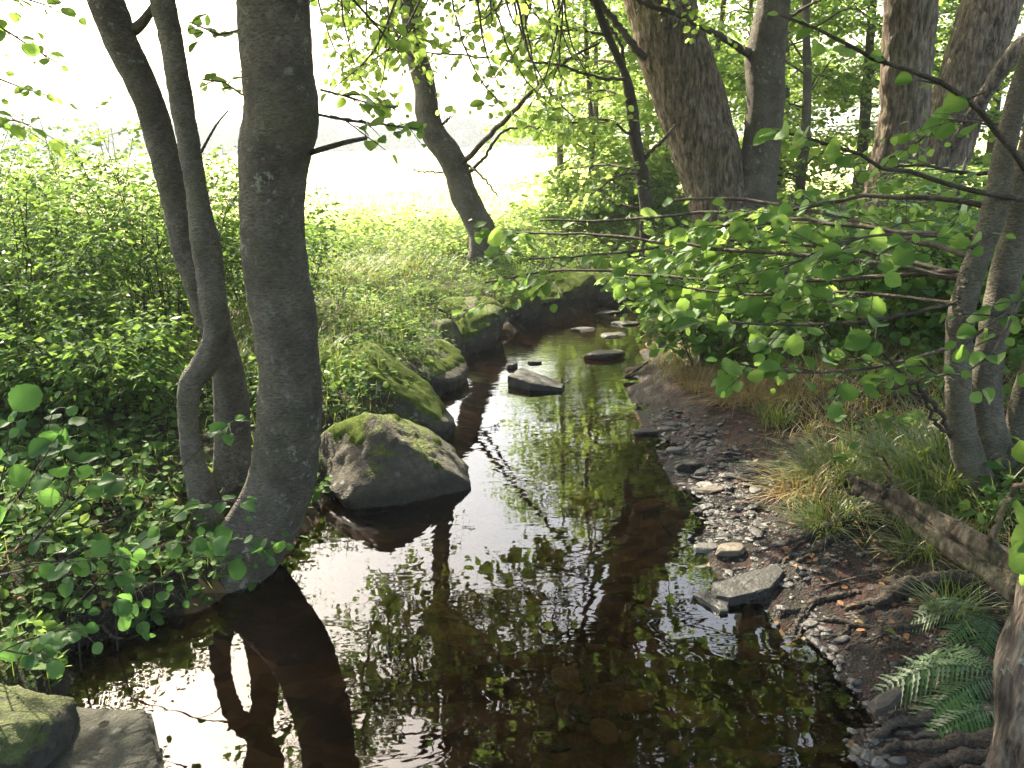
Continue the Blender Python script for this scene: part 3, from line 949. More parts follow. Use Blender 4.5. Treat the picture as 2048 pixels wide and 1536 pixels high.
bare_branch(t4, [(1287, 318, Y4, 10), (1310, 295, Y4 - .1, 8), (1335, 272, Y4 - .2, 7), (1350, 250, Y4 - .2, 5)], M_TWIG)
bare_branch(t4, [(1288, 380, Y4, 6), (1300, 374, Y4 - .1, 5), (1322, 372, Y4 - .1, 3)], M_TWIG)
g = Grow(.08, .065, (-.1, -.35, .8), .5)
canopy(g, pp4, box_targets(9, (.2, 2.6), (6, 9.5), (3.0, 5.2)), CROWN, .018)
for rws in ([(1268, 270, Y4, 7), (1210, 240, Y4 - .3, 5), (1140, 245, Y4 - .6, 3)], [(1262, 200, Y4, 6), (1200, 180, Y4 + .4, 4), (1120, 190, Y4 + .7, 3)], [(1285, 340, Y4, 6), (1210, 330, Y4 + .5, 5), (1120, 340, Y4 + .8, 3)],
            [(1290, 420, Y4, 6), (1200, 400, Y4 + .4, 4), (1100, 405, Y4 + .6, 3)], [(1285, 350, Y4, 6), (1240, 350, Y4 - .3, 4), (1180, 390, Y4 - .5, 3)], [(1215, 70, Y4, 6), (1130, 60, Y4 - .2, 5), (1040, 90, Y4 - .4, 3)],
            [(1250, 140, Y4, 6), (1200, 120, Y4 + .4, 4), (1120, 150, Y4 + .8, 3)], [(1190, 0, Y4, 6), (1080, -20, Y4 - .3, 5), (960, 30, Y4 - .5, 3)]):
    pts, rad = pathpx(rws)
    g.branch(pts, rad[0], rad[-1], [(9, .42, -.05), (3, .2, 0)], .2)
    g.tubes.build('side_branch', M_TWIG, t4)
    g.tubes = Acc()
leafage(t4, g.lv, M_WOOD, 'round', 200, 'crown')

# double trunk on the right bank
q = ground_hit(1505, 600)
Y5 = q[1]
t5 = thing('willow_tree', 'huge rough trunk forking low into a leaning stem and a slimmer upright stem', 'tree', q, 'old trees on the right bank')
rows = [(1500, 640, Y5, 190), (1490, 560, Y5, 160), (1462, 460, Y5, 136), (1432, 380, Y5, 122), (1409, 300, Y5, 130), (1377, 200, Y5, 133), (1345, 100, Y5, 131), (1318, 0, Y5, 131), (1285, -120, Y5, 128), (1235, -330, Y5, 118), (1150, -800, Y5, 90), (1080, -1400, Y5, 55)]
_, pp5, _ = trunk_mesh('trunk', rows, M_ROUGH, t5, 'rough', .02, 84)
rows = [(1503, 620, Y5 - .1, 130), (1500, 540, Y5 - .12, 110), (1503, 450, Y5 - .14, 92), (1512, 370, Y5 - .15, 80), (1522, 300, Y5 - .15, 74), (1531, 200, Y5 - .15, 75), (1531, 120, Y5 - .15, 78), (1539, 60, Y5 - .15, 70), (1548, 0, Y5 - .15, 66), (1560, -120, Y5 - .15, 62), (1590, -400, Y5 - .2, 52), (1640, -900, Y5 - .3, 34)]
_, pp5b, _ = trunk_mesh('trunk', rows, M_BARK, t5, 'smooth', .02, 48)
bare_branch(t5, [(1500, 108, Y5 - .15, 20), (1478, 95, Y5 - .5, 15), (1430, 68, Y5 - 1, 13), (1370, 35, Y5 - 1.5, 12), (1290, 5, Y5 - 2, 11), (1220, -40, Y5 - 2.4, 9)], M_TWIG)
bare_branch(t5, [(1290, 115, Y5 - .3, 18), (1270, 95, Y5 - .35, 16), (1235, 50, Y5 - .4, 14), (1200, 5, Y5 - .4, 13), (1175, -50, Y5 - .4, 11)], M_TWIG)
bare_branch(t5, [(1572, 42, Y5 - .15, 8), (1600, 20, Y5 - .1, 7), (1640, 0, Y5, 6), (1690, -25, Y5, 4)], M_TWIG)
g = Grow(.095, .058, scatter=.45, minr=.0028)
canopy(g, pp5, box_targets(36, (-1.2, 3.4), (4.0, 10), (3.6, 8.5), above_frame), CROWN)
canopy(g, pp5b, box_targets(16, (1.6, 5.5), (4.0, 9), (3.6, 7.5), above_frame), CROWN)
g.finish(t5, M_TWIG, M_CROWN, 'round', 0)

# rough trunks behind, further right
def old_tree(rows, Y, label, targets, leaf=.1):
    px, py = rows[0][0], rows[0][1]
    q = P(px, py, Y)
    q[2] = hz(q[0], q[1])
    t = thing('willow_tree', label, 'tree', q, 'old trees on the right bank')
    bot = np.array(rows[0])
    pts, rad = pathpx([(r[0], r[1], Y, r[2]) for r in rows])
    foot = pts[0].copy()
    foot[2] = q[2] - .15
    pts = np.vstack([foot, pts])
    rad = np.concatenate([[rad[0] * 1.35], rad])
    L = np.linalg.norm(np.diff(pts, axis=0), axis=1).sum()
    pp, rr, arc = resample(pts, rad, int(L / .03))
    o = tube(pp, rr, 64, rough_bark, arc)
    mesh_obj('trunk', o[0], o[1:], M_ROUGH, t)
    g = Grow(leaf, .065, scatter=.5, minr=.0028)
    canopy(g, pp, targets, [(8, 1.1, .1), (5, .5, 0)], .035)
    g.finish(t, M_TWIG, M_WOOD, 'round', 0)
    return t, pp
T6N = 13
t6, pp6 = old_tree([(1768, 440, 128), (1782, 390, 108), (1797, 300, 98), (1808, 200, 94), (1815, 100, 94), (1822, 0, 93), (1828, -150, 90), (1840, -500, 80), (1860, -1100, 50)], 10.5,
                   'straight upright rough grey trunk standing right of the forked trunk', box_targets(13, (2.5, 7.5), (8, 14), (4.8, 8)))
t7, pp7 = old_tree([(1825, 460, 118), (1850, 400, 106), (1880, 320, 102), (1905, 240, 102), (1935, 150, 104), (1962, 70, 106), (1985, 0, 108), (2030, -150, 105), (2130, -500, 90), (2260, -1100, 55)], 12.0,
                   'rough trunk slanting to the upper right behind the straight upright one', box_targets(12, (4, 10), (9, 15), (5.2, 8.5)))
bare_branch(t7, [(1880, 330, 11.9, 20), (1945, 230, 11.4, 24), (1985, 165, 11.2, 30), (2050, 85, 11, 36), (2150, -20, 10.8, 34)], M_FLAKY)

# many-stemmed hazel at the right edge, its leafy boughs reaching over the stream
q = ground_hit(1985, 985)
t8 = thing('hazel_tree', 'smooth grey stems rising together at the right edge, leafy boughs reaching over the stream', 'tree', q)
Ya = q[1]
trunk_mesh('trunk', [(2000, 1045, Ya, 92), (1968, 985, Ya, 74), (1942, 930, Ya, 60), (1923, 860, Ya, 53), (1917, 795, Ya, 50), (1916, 720, Ya, 50), (1923, 640, Ya, 52), (1942, 560, Ya, 48), (1966, 485, Ya, 47), (1993, 380, Ya, 48), (2016, 270, Ya, 46), (2042, 170, Ya, 42), (2080, 40, Ya, 40), (2140, -250, Ya, 34), (2200, -900, Ya, 20)], M_BARKG, t8, 'smooth', .018, 32)
trunk_mesh('trunk', [(2020, 1040, Ya + .12, 90), (2010, 980, Ya + .1, 74), (1994, 910, Ya + .1, 66), (1976, 840, Ya + .1, 60), (1972, 760, Ya + .1, 57), (1985, 680, Ya + .1, 57), (2003, 600, Ya + .1, 60), (2020, 520, Ya + .1, 60), (2037, 430, Ya + .1, 58), (2056, 330, Ya + .1, 54), (2090, 180, Ya + .1, 50), (2170, -250, Ya + .1, 40), (2260, -900, Ya + .1, 22)], M_BARKG, t8, 'smooth', .018, 32)
trunk_mesh('trunk', [(2040, 1020, Ya + .15, 60), (2036, 940, Ya + .15, 46), (2034, 860, Ya + .15, 42), (2046, 790, Ya + .15, 42), (2078, 700, Ya + .15, 42), (2120, 560, Ya + .15, 40), (2200, 200, Ya + .15, 34)], M_BARK, t8, 'smooth', .02, 24)
bare_branch(t8, [(1925, 640, Ya - .08, 11), (1921, 600, Ya - .1, 9), (1928, 560, Ya - .1, 8), (1936, 535, Ya - .08, 5)], M_BARKG, 'branch_stub')
bare_branch(t8, [(1905, 876, Ya, 9), (1860, 800, Ya - .2, 11), (1820, 762, Ya - .3, 10), (1772, 772, Ya - .35, 12)], M_TWIG, 'branch_stub')
bare_branch(t8, [(1925, 850, Ya, 7), (1890, 860, Ya - .05, 8), (1850, 805, Ya - .1, 8), (1790, 735, Ya - .2, 7), (1730, 690, Ya - .3, 5)], M_TWIG, 'branch_stub')
boughs = [
    # px, py, Y, width ; density levels
    ([(2045, 398, Ya, 13), (1980, 388, Ya - .1, 12), (1900, 365, Ya - .2, 11), (1760, 328, Ya - .3, 9), (1650, 285, Ya - .4, 7), (1555, 262, Ya - .5, 5)], [(5, .16, 0)], .72, .085),
    ([(1995, 418, Ya, 13), (1900, 402, Ya + .1, 12), (1750, 392, Ya + .3, 10), (1600, 415, Ya + .5, 8), (1400, 465, Ya + .8, 5)], [(8, .5, 0), (3, .25, 0)], .42, .1),
    ([(2055, 345, Ya - .1, 14), (1990, 262, Ya - .2, 13), (1930, 200, Ya - .3, 12), (1850, 148, Ya - .4, 11), (1760, 125, Ya - .4, 10), (1660, 70, Ya - .5, 8), (1560, 30, Ya - .5, 6)], [(5, .2, 0)], .25, .07),
    ([(1935, 600, Ya, 10), (1750, 640, Ya - .1, 8), (1560, 650, Ya, 7), (1400, 640, Ya + .1, 5)], [(8, .4, 0), (3, .2, 0)], .3, .1),
    ([(1945, 560, Ya, 12), (1700, 520, Ya + .3, 10), (1450, 500, Ya + .8, 8), (1200, 470, Ya + 1.4, 6), (1020, 465, Ya + 1.8, 4)], [(14, .6, 0), (4, .3, 0)], .2, .105),
    ([(1965, 480, Ya, 11), (1700, 450, Ya + .5, 9), (1450, 425, Ya + 1.2, 7), (1230, 440, Ya + 1.7, 5), (1080, 440, Ya + 2.0, 4)], [(14, .6, 0), (4, .3, 0)], .25, .105),
    ([(1920, 690, Ya, 9), (1750, 735, Ya - .2, 8), (1580, 745, Ya - .3, 6), (1440, 720, Ya - .3, 4)], [(7, .3, 0), (2, .15, 0)], .3, .09),
    ([(1945, 540, Ya, 11), (1650, 560, Ya + .6, 9), (1400, 560, Ya + 1.1, 7), (1150, 540, Ya + 1.6, 5), (970, 565, Ya + 1.9, 4)], [(14, .55, -.05), (4, .28, 0)], .25, .10),
    ([(1930, 610, Ya, 10), (1700, 585, Ya + .3, 8), (1500, 590, Ya + .6, 6), (1330, 570, Ya + .9, 5)], [(12, .5, 0), (4, .25, 0)], .22, .10),
    ([(1950, 555, Ya + .2, 11), (1700, 500, Ya + .9, 9), (1450, 480, Ya + 1.5, 7), (1200, 510, Ya + 2.0, 5), (1040, 520, Ya + 2.3, 4)], [(13, .6, 0), (4, .3, 0)], .3, .10),
    ([(1960, 500, Ya, 10), (1850, 470, Ya - .3, 8), (1700, 480, Ya - .5, 6), (1560, 540, Ya - .6, 4)], [(7, .35, 0), (3, .18, 0)], .25, .09),
    ([(1950, 520, Ya + .3, 12), (1700, 440, Ya + 1.2, 10), (1500, 400, Ya + 1.8, 8), (1350, 400, Ya + 2.2, 6)], [(14, .6, .1), (4, .3, 0)], .2, .10),
    ([(1930, 740, Ya, 8), (1880, 750, Ya - .3, 7), (1840, 720, Ya - .5, 5)], [(4, .25, 0)], .2, .09),
    ([(2030, 620, Ya, 8), (1990, 640, Ya - .4, 7), (1930, 690, Ya - .6, 5)], [(4, .2, 0)], .2, .085),
    ([(2060, 560, Ya, 10), (2020, 640, Ya - .5, 8), (1990, 700, Ya - .7, 5), (1940, 740, Ya - .8, 4)], [(5, .22, 0)], .2, .09),
    ([(2060, 250, Ya + .8, 9), (1980, 250, Ya + .9, 7), (1890, 240, Ya + 1, 5), (1830, 290, Ya + 1.1, 4)], [(7, .4, 0), (2, .2, 0)], .2, .08),
    ([(2070, 330, Ya + 1.2, 9), (1960, 350, Ya + 1.3, 7), (1850, 330, Ya + 1.4, 5), (1750, 340, Ya + 1.5, 4)], [(7, .4, 0), (2, .2, 0)], .2, .08)]
allL = Leaves()
for rws, lev, t0, lf in boughs:
    g = Grow(lf, .068, (-.15, -.45, .75), .45)
    g.lv = allL
    pts, rad = pathpx(rws)
    g.branch(pts, rad[0], rad[-1], lev, t0)
    g.tubes.build('bough', M_TWIG, t8)
leafage(t8, allL, M_ALDER, 'round', 300, 'foliage')
g = Grow(.095, .055, scatter=.45, minr=.0028)
pts8 = np.array([P(2140, -250, Ya), P(2160, -600, Ya), P(2200, -900, Ya)])
canopy(g, pts8, box_targets(34, (-.8, 4.8), (2.0, 5.8), (3.1, 5.2), above_frame), CROWN, .02)
g.finish(t8, M_TWIG, M_CROWN, 'round', 0)

# flaky trunk in the lower right corner, with its roots across the mud
q = G(2075, 1545, .2)
t9 = thing('riverside_tree', 'flaky reddish trunk in the bottom corner spreading dark roots over the mud', 'tree', q)
Yb = q[1]
trunk_mesh('trunk', [(2050, 1700, Yb, 240), (2062, 1590, Yb, 190), (2066, 1500, Yb, 164), (2070, 1420, Yb, 156), (2088, 1330, Yb, 158), (2112, 1240, Yb, 160), (2150, 1100, Yb, 160), (2230, 850, Yb, 150), (2380, 300, Yb, 130)], M_FLAKY, t9, 'rough', .014, 72)
g = Grow(.095, .055, scatter=.45, minr=.0028)
pts9 = np.array([P(2230, 850, Yb), P(2380, 300, Yb), P(2480, -300, Yb), P(2560, -900, Yb)])
canopy(g, pts9, box_targets(26, (-.5, 5.5), (-4, 2.2), (3.4, 6.2)), CROWN, .02)
g.finish(t9, M_TWIG, M_CROWN, 'round', 0)
def root_px(t, rows, m=M_ROOT, name='root', sink=.3):
    pts, rad = [], []
    for r in rows:
        h = ground_hit(r[0], r[1])
        dep = proj(h[None])[2][0]
        rr = r[2] * dep / FPX / 2
        h[2] += rr * sink
        pts.append(h)
        rad.append(rr)
    pp, rr, arc = resample(pts, rad, max(14, len(rows) * 7))
    pp[1:-1] += rng.normal(0, .0035, (len(pp) - 2, 3)) + np.column_stack([np.sin(arc[1:-1] * 31), np.cos(arc[1:-1] * 27), np.sin(arc[1:-1] * 19)]) * .006
    kn = .85 + .1 * np.sin(arc * 23 + rng.uniform(0, 6)) + .12 * np.sin(arc * 61 + rng.uniform(0, 6)) + rng.normal(0, .03, len(rr))
    o = tube(pp, rr * kn, 9, root_bark, arc)
    return mesh_obj(name, o[0], o[1:], m, t)
for rws in ([(2020, 1475, 60), (1960, 1440, 50), (1880, 1440, 38), (1800, 1460, 26), (1740, 1482, 14)], [(2030, 1510, 64), (1950, 1490, 46), (1870, 1500, 36), (1800, 1500, 22), (1755, 1520, 12)],
            [(2020, 1535, 60), (1950, 1525, 44), (1880, 1535, 34), (1810, 1560, 22)], [(1980, 1560, 54), (1900, 1575, 40), (1800, 1600, 24)], [(2010, 1450, 44), (1950, 1390, 26), (1880, 1375, 18), (1830, 1360, 10)],
            [(1960, 1470, 22), (1900, 1465, 18), (1850, 1480, 14), (1790, 1475, 8)]):
    root_px(t9, rws)

def loose_root(label, main, fine=()):
    q = ground_hit(main[0][0], main[0][1])
    t = thing('exposed_root', label, 'tree root', q, 'roots laid bare on the mud bank')
    root_px(t, main, name='root_stem', sink=.5)
    for f in fine:
        root_px(t, f, name='rootlet', sink=.5)
loose_root('thick smooth pale root, the longest on the mud, under the fallen log', [(2030, 1150, 30), (1960, 1165, 34), (1880, 1172, 34), (1815, 1185, 36), (1760, 1210, 28), (1720, 1218, 16), (1690, 1222, 8)], [[(1800, 1200, 10), (1740, 1225, 8), (1690, 1232, 5)]])
loose_root('forked root with knotted fingers ending at the water', [(1720, 1190, 12), (1670, 1200, 14), (1625, 1210, 16), (1600, 1225, 14), (1572, 1238, 10), (1562, 1246, 6)],
           [[(1612, 1220, 12), (1596, 1245, 10), (1590, 1270, 8), (1566, 1285, 6)], [(1605, 1240, 8), (1592, 1285, 7), (1575, 1292, 5)], [(1625, 1212, 8), (1600, 1250, 7), (1583, 1262, 5)]])
loose_root('thin wavy root crossing the mud below the longest one', [(1900, 1250, 12), (1820, 1258, 12), (1740, 1262, 10), (1670, 1250, 12), (1600, 1245, 10)], [[(1700, 1258, 8), (1670, 1280, 7), (1620, 1288, 4)], [(1790, 1262, 7), (1760, 1285, 6), (1690, 1300, 4)]])
loose_root('dark root running out of the mossy bank edge beneath the grass', [(1730, 1040, 18), (1680, 1055, 22), (1640, 1068, 20), (1610, 1080, 14), (1570, 1092, 8)], [[(1640, 1068, 8), (1590, 1100, 7), (1565, 1130, 6), (1550, 1140, 4)]])
loose_root('short crooked root beside the yellowed mossy bank edge', [(1700, 1075, 16), (1650, 1095, 15), (1620, 1112, 12), (1595, 1130, 8)], [[(1640, 1100, 7), (1600, 1120, 6), (1570, 1150, 4)]])
loose_root('low curved root under the fern fronds', [(1960, 1310, 16), (1900, 1300, 14), (1840, 1320, 12), (1800, 1330, 8)], [[(1850, 1315, 7), (1800, 1300, 6), (1760, 1306, 4)], [(1900, 1305, 8), (1850, 1280, 6), (1800, 1270, 4)]])
loose_root('slender root looping past the pale tilted slate near the ferns', [(1960, 1395, 16), (1890, 1410, 14), (1840, 1425, 12), (1780, 1432, 9), (1745, 1428, 6)], [[(1800, 1430, 7), (1760, 1450, 6), (1730, 1458, 4)]])

# rotten log across the right bank
def on_bank(px, py, Y, lift):
    a = P(px, py, Y)
    return a
q = ground_hit(1730, 1000)
log = thing('fallen_log', 'weathered split log lying from the grass towards the bottom right tree', 'log', q)
pts = np.array([P(1712, 962, 3.34), P(1760, 985, 3.26), P(1850, 1040, 3.1), P(1950, 1105, 2.92), P(2040, 1160, 2.78), P(2130, 1215, 2.66)])
rad = np.array([.028, .05, .058, .068, .075, .08])
pp, rr, arc = resample(pts, rad, 90)
def log_bark(C, S, a):
    v = rough_bark(C * 1.6, S * 1.6, a * .7) * .9
    return v + .02 * np.sin(np.arctan2(S, C) * 3 + a * 3)
o = tube(pp, rr, 56, log_bark, arc)
mesh_obj('log_stem', o[0], o[1:], M_DEAD, log)
for rws in ([(1716, 966, 3.34, 16), (1700, 955, 3.36, 10), (1690, 948, 3.38, 4)], [(1722, 985, 3.3, 14), (1706, 985, 3.34, 8), (1694, 980, 3.36, 3)], [(1770, 992, 3.22, 10), (1780, 960, 3.2, 7), (1770, 930, 3.2, 5), (1755, 905, 3.2, 4)],
            [(1985, 1120, 2.85, 16), (1990, 1060, 2.85, 14), (2010, 1000, 2.9, 13), (2050, 960, 2.95, 12)]):
    bare_branch(log, rws, M_DEAD, 'branch_stub')

# ------------------------------------------------------------------ rocks
ICO = {}
def ico(sub):
    if sub not in ICO:
        bm = bmesh.new()
        bmesh.ops.create_icosphere(bm, subdivisions=sub, radius=1)
        V = np.array([v.co[:] for v in bm.verts])
        F = np.array([[v.index for v in f.verts] for f in bm.faces])
        bm.free()
        ICO[sub] = (V, F)
    return ICO[sub]
def rock_arrays(seed, dims, planes=9, rough=.07, sub=4, extra=(), sharp=16, freq=2.6):
    r = np.random.default_rng(seed)
    D, F = ico(sub)
    N = unit(r.normal(size=(planes, 3)))
    H = r.uniform(.62, .95, planes)
    if extra:
        N = np.vstack([N, unit(np.array([e[:3] for e in extra], float))])
        H = np.concatenate([H, [e[3] for e in extra]])
    dot = np.maximum(D @ N.T, 1e-3)
    rr = H / dot
    rad = -np.log(np.exp(-sharp * np.minimum(rr, 3)).sum(1) + np.exp(-sharp * 1.12)) / sharp
    V = D * rad[:, None]
    off = np.array([seed * 1.37 % 50, seed * 2.11 % 50, seed * .73 % 50])
    nz = fbm(V * freq + off, 4) + .35 * fbm(V * freq * 4 + off, 3)
    V = V + D * (nz * rough)[:, None]
    if sub >= 5:
        for q in range(5):
            nn = unit(r.normal(size=3) * np.array([1, 1, .5]))
            dd = np.abs(V @ nn - r.uniform(-.4, .4) + .05 * fbm(V * 6 + q, 2))
            msk = sstep(.35, .6, vnoise(V * 1.6 + q * 5))
            V = V - D * (.035 * np.exp(-(dd / .014) ** 2) * msk)[:, None]
        V = V + D * (fbm(V * 22 + off, 3) * .012)[:, None]
    return V * np.array(dims), F
def rot_z(V, a):
    c, s = math.cos(a), math.sin(a)
    return np.column_stack([V[:, 0] * c - V[:, 1] * s, V[:, 0] * s + V[:, 1] * c, V[:, 2]])
def rot_x(V, a):
    c, s = math.cos(a), math.sin(a)
    return np.column_stack([V[:, 0], V[:, 1] * c - V[:, 2] * s, V[:, 1] * s + V[:, 2] * c])
def rot_y(V, a):
    c, s = math.cos(a), math.sin(a)
    return np.column_stack([V[:, 0] * c + V[:, 2] * s, V[:, 1], -V[:, 0] * s + V[:, 2] * c])
def boulder(label, at, dims, yaw, seed, mossy=.5, m=None, extra=(), tilt=(0, 0), name='boulder', group='mossy boulders lining the left bank', sub=5, planes=8):
    V, F = rock_arrays(seed, dims, planes, .085, sub, extra, 34)
    V = rot_z(rot_y(rot_x(V, tilt[0]), tilt[1]), yaw) + at
    t = mesh_obj(name, V, [F], m or M_ROCK, None, at)
    tag(t, label, 'rock', group)
    if mossy:
        # a cushion of moss grown over the upper faces, with a ragged edge and real thickness
        fn = unit(np.cross(V[F[:, 1]] - V[F[:, 0]], V[F[:, 2]] - V[F[:, 0]]))
        c = V[F].mean(1)
        n = fbm(c * 5.5 + seed, 4) * .75 + .25 * fn[:, 2] + (mossy - .55)
        keep = (n > .16) & (fn[:, 2] > .25) & (c[:, 2] > .14)
        if keep.sum() > 30:
            Fm = F[keep]
            u, inv = np.unique(Fm, return_inverse=True)
            vn = np.zeros_like(V)
            for a in range(3):
                np.add.at(vn, F[:, a], fn)
            vn = unit(vn)
            Fm = inv.reshape(Fm.shape)
            e = np.concatenate([Fm[:, [0, 1]], Fm[:, [1, 2]], Fm[:, [2, 0]]])
            es = np.sort(e, 1)
            uq, cnt = np.unique(es, axis=0, return_counts=True)
            rim = np.unique(uq[cnt == 1])
            th = .004 + .012 * (fbm(V[u] * 30, 3) * .5 + .5) + .008 * vnoise(V[u] * 90)
            th[rim] = -.006
            mesh_obj('moss', V[u] + vn[u] * th[:, None], [Fm], M_MOSS, t, kind='stuff')
    return t
def gp(px, py, z=0.0):
    return G(px, py, z)
boulder('largest grey boulder with a pale wedge face and moss patch, nearest on the left shore', np.array([-.75, 4.88, .06]), (.56, .43, .50), .5, 5, .36,
        extra=((.62, -.15, .75, .50), (-.75, -.2, .62, .62), (0, -.85, .45, .72), (-.05, .5, .8, .75)))
boulder('boulder with a thick bright moss cap, second behind the pale wedge boulder', np.array([-.94, 5.80, .14]), (.50, .40, .58), .15, 23, .85,
        extra=((.5, -.1, .8, .52), (-.6, -.2, .75, .6), (0, -.9, .3, .7)))
boulder('rounded brown boulder, third along the left shore behind the moss capped one', np.array([-.90, 7.12, .14]), (.46, .42, .40), -.2, 31, .6, extra=((.55, -.1, .75, .55),))
boulder('low dark stone wedged between the moss capped boulder and the main left trunk', gp(660, 850) + np.array([-.05, .1, .16]), (.20, .22, .20), .3, 37, .3, m=M_ROCKD)
boulder('dark squat rock at the water beside the third left boulder', np.array([-.62, 7.85, .1]), (.24, .34, .26), .2, 41, .45, m=M_ROCKD)
boulder('slanting slab of rock leaning to the water, mid way along the left shore', np.array([-.47, 8.55, .14]), (.36, .5, .32), -.6, 43, .6, tilt=(0, .35))
boulder('mossy brown rock just left of the slanting slab', gp(890, 672) + np.array([-.25, .2, .26]), (.42, .4, .26), .4, 47, .9)
boulder('rounded green rock behind the slanting slab at the bank corner', gp(1010, 650) + np.array([.0, .25, .2]), (.38, .4, .3), .2, 53, .85)
boulder('flat topped mossy rock past the bank corner', gp(1065, 636) + np.array([.0, .22, .14]), (.36, .34, .27), .6, 59, .7)
boulder('long yellow-green rock at the far end of the left shore', gp(1125, 625) + np.array([.05, .35, .14]), (.50, .36, .30), .1, 61, .95)
boulder('small farthest mossy rock under hanging leaves at the stream bend', gp(1190, 610) + np.array([.1, .4, .1]), (.42, .36, .26), .5, 67, .8)
boulder('dull rock half sunk in weeds above the third left boulder', gp(800, 690) + np.array([-.3, .2, .38]), (.34, .3, .22), 1.1, 71, .75)
boulder('rounded mossy corner rock beside the smooth slab in the bottom left', G(10, 1470, .14), (.19, .24, .17), .3, 74, 0, m=M_ROCKD, group='rocks by the smooth slab', sub=5, planes=6)
# slab in the lower left corner: flat, cracked free of the bank, washed by the stream
sa = [G(75, 1405, .12), G(300, 1412, .12), G(335, 1560, .12), G(330, 1900, .12), G(-60, 1900, .12), G(70, 1540, .12)]
ctr = np.mean(sa, axis=0)
bm = bmesh.new()
top = [bm.verts.new(p) for p in sa]
bm.faces.new(top[::-1] if False else top)
bmesh.ops.recalc_face_normals(bm, faces=bm.faces)
r = bmesh.ops.extrude_face_region(bm, geom=list(bm.faces))
for v in [e for e in r['geom'] if isinstance(e, bmesh.types.BMVert)]:
    v.co.z -= .30
bmesh.ops.recalc_face_normals(bm, faces=bm.faces)
bmesh.ops.bevel(bm, geom=list(bm.edges), offset=.018, segments=3, affect='EDGES')
bmesh.ops.triangulate(bm, faces=bm.faces)
bmesh.ops.subdivide_edges(bm, edges=bm.edges, cuts=5, use_grid_fill=True)
V = np.array([v.co[:] for v in bm.verts])
bmesh.ops.triangulate(bm, faces=bm.faces)
bm.verts.index_update()
F = np.array([[v.index for v in f.verts] for f in bm.faces])
bm.free()
V = V + (fbm(V * 5, 3) * .012)[:, None] * np.array([.5, .5, 1])
slab = mesh_obj('stone_slab', V, [F], M_CONC, None, ctr)
tag(slab, 'smooth grey-green slab at the water in the bottom left corner', 'stone slab')

def prism_stone(label, outline, z, thick, m, group, name='slate', seed=1, top=None, rise=0):
    """an angular slab from its outline: split edges, chipped corners, uneven top"""
    r = np.random.default_rng(seed)
    Q = np.array([G(a, b, z) for a, b in outline])
    c = Q.mean(0)
    per = []
    for a, b in zip(Q, np.roll(Q, -1, 0)):
        for t in np.linspace(0, 1, 9, endpoint=False):
            per.append(a + (b - a) * t)
    per = np.array(per)
    n = len(per)
    rings = [(1.0, -thick), (1.02, -thick * .45), (1.0, -.006), (.975, 0), (.75, .002), (.5, .004), (.25, .003)]
    V = []
    for k_, dz in rings:
        ring = c + (per - c) * k_
        ring = ring + np.column_stack([fbm(ring * 14 + dz * 90, 3) * .008, fbm(ring * 14 + 7 + dz * 90, 3) * .008, fbm(ring * 9 + 3, 3) * .008 + dz + (ring[:, 0] - c[0]) * rise])
        V.append(ring)
    V = np.vstack(V + [[c + np.array([0, 0, .004])]])
    F = [[q * n + i, q * n + (i + 1) % n, (q + 1) * n + (i + 1) % n, (q + 1) * n + i] for q in range(len(rings) - 1) for i in range(n)]
    T = [[(len(rings) - 1) * n + i, (len(rings) - 1) * n + (i + 1) % n, len(V) - 1] for i in range(n)]
    fl = np.cross(Q[1] - Q[0], Q[2] - Q[0])[2] < 0
    F, T = np.array(F), np.array(T)
    if fl:
        F, T = F[:, ::-1], T[:, ::-1]
    return tag(mesh_obj(name, V, [F, T], m, None, c, smooth=False), label, 'stone', group)
def stone(label, at, dims, yaw, seed, m, tilt=(0, 0), name='stone', group=None, sub=4, planes=10):
    V, F = rock_arrays(seed, dims, planes, .05, sub, ((0, 0, 1, .55), (0, 0, -1, .6)), 45)
    V = rot_z(rot_y(rot_x(V, tilt[0]), tilt[1]), yaw)
    return tag(mesh_obj(name, V + at, [F], m, None, at), label, 'stone', group)
prism_stone('largest dark wedge stone standing alone in midstream', [(1016, 757), (1042, 738), (1075, 745), (1128, 762), (1124, 770), (1060, 768)], .055, .12, M_BLACK, 'stones standing in the stream', 'stream_stone', 6, rise=-.12)
stone('tiny black stone just upstream of the midstream wedge', gp(1026, 735) + np.array([0, 0, .01]), (.06, .05, .06), .3, 103, M_ROCKD, (0, 0), 'stream_stone', 'stones standing in the stream')
stone('flat dark slab stone in the water under the overhanging right leaves', gp(1205, 716) + np.array([0, .03, .02]), (.20, .10, .07), .05, 105, M_ROCKD, (0, 0), 'stream_stone', 'stones standing in the stream')
for i, (x, y, w, lab) in enumerate(((1068, 726, .07, 'thin dark flake breaking the water above the midstream wedge'), (1165, 660, .13, 'low ripple stone nearest the far bank rocks'), (1225, 672, .17, 'broad low stone in the far riffle'), (1215, 626, .15, 'pale wet stone at the head of the riffle'), (1252, 648, .16, 'flat stone at the right end of the riffle'), (1290, 865, .1, 'black flake at the upper tip of the gravel'))):
    stone(lab, gp(x, y) + np.array([0, 0, .0]), (w, w * .55, .04), rng.uniform(-.3, .3), 110 + i, M_BLACK, (0, 0), 'stream_stone', 'stones standing in the stream')
def gstone(px, py, w, d, h, yaw, seed, label, m=M_SLATE, tilt=(0, 0), group='large slates on the muddy shore'):
    q = ground_hit(px, py)
    q[2] = max(q[2], -.02) + h * .45
    stone(label, q, (w, d, h), yaw, seed, m, tilt, 'slate', group)
LS = 'large slates on the muddy shore'
prism_stone('big black oblong slate lying at the shore below the gravel', [(1424, 1166), (1470, 1150), (1555, 1130), (1568, 1146), (1540, 1178), (1462, 1192), (1432, 1186)], .05, .07, M_BLACK, LS, seed=3, rise=.06)
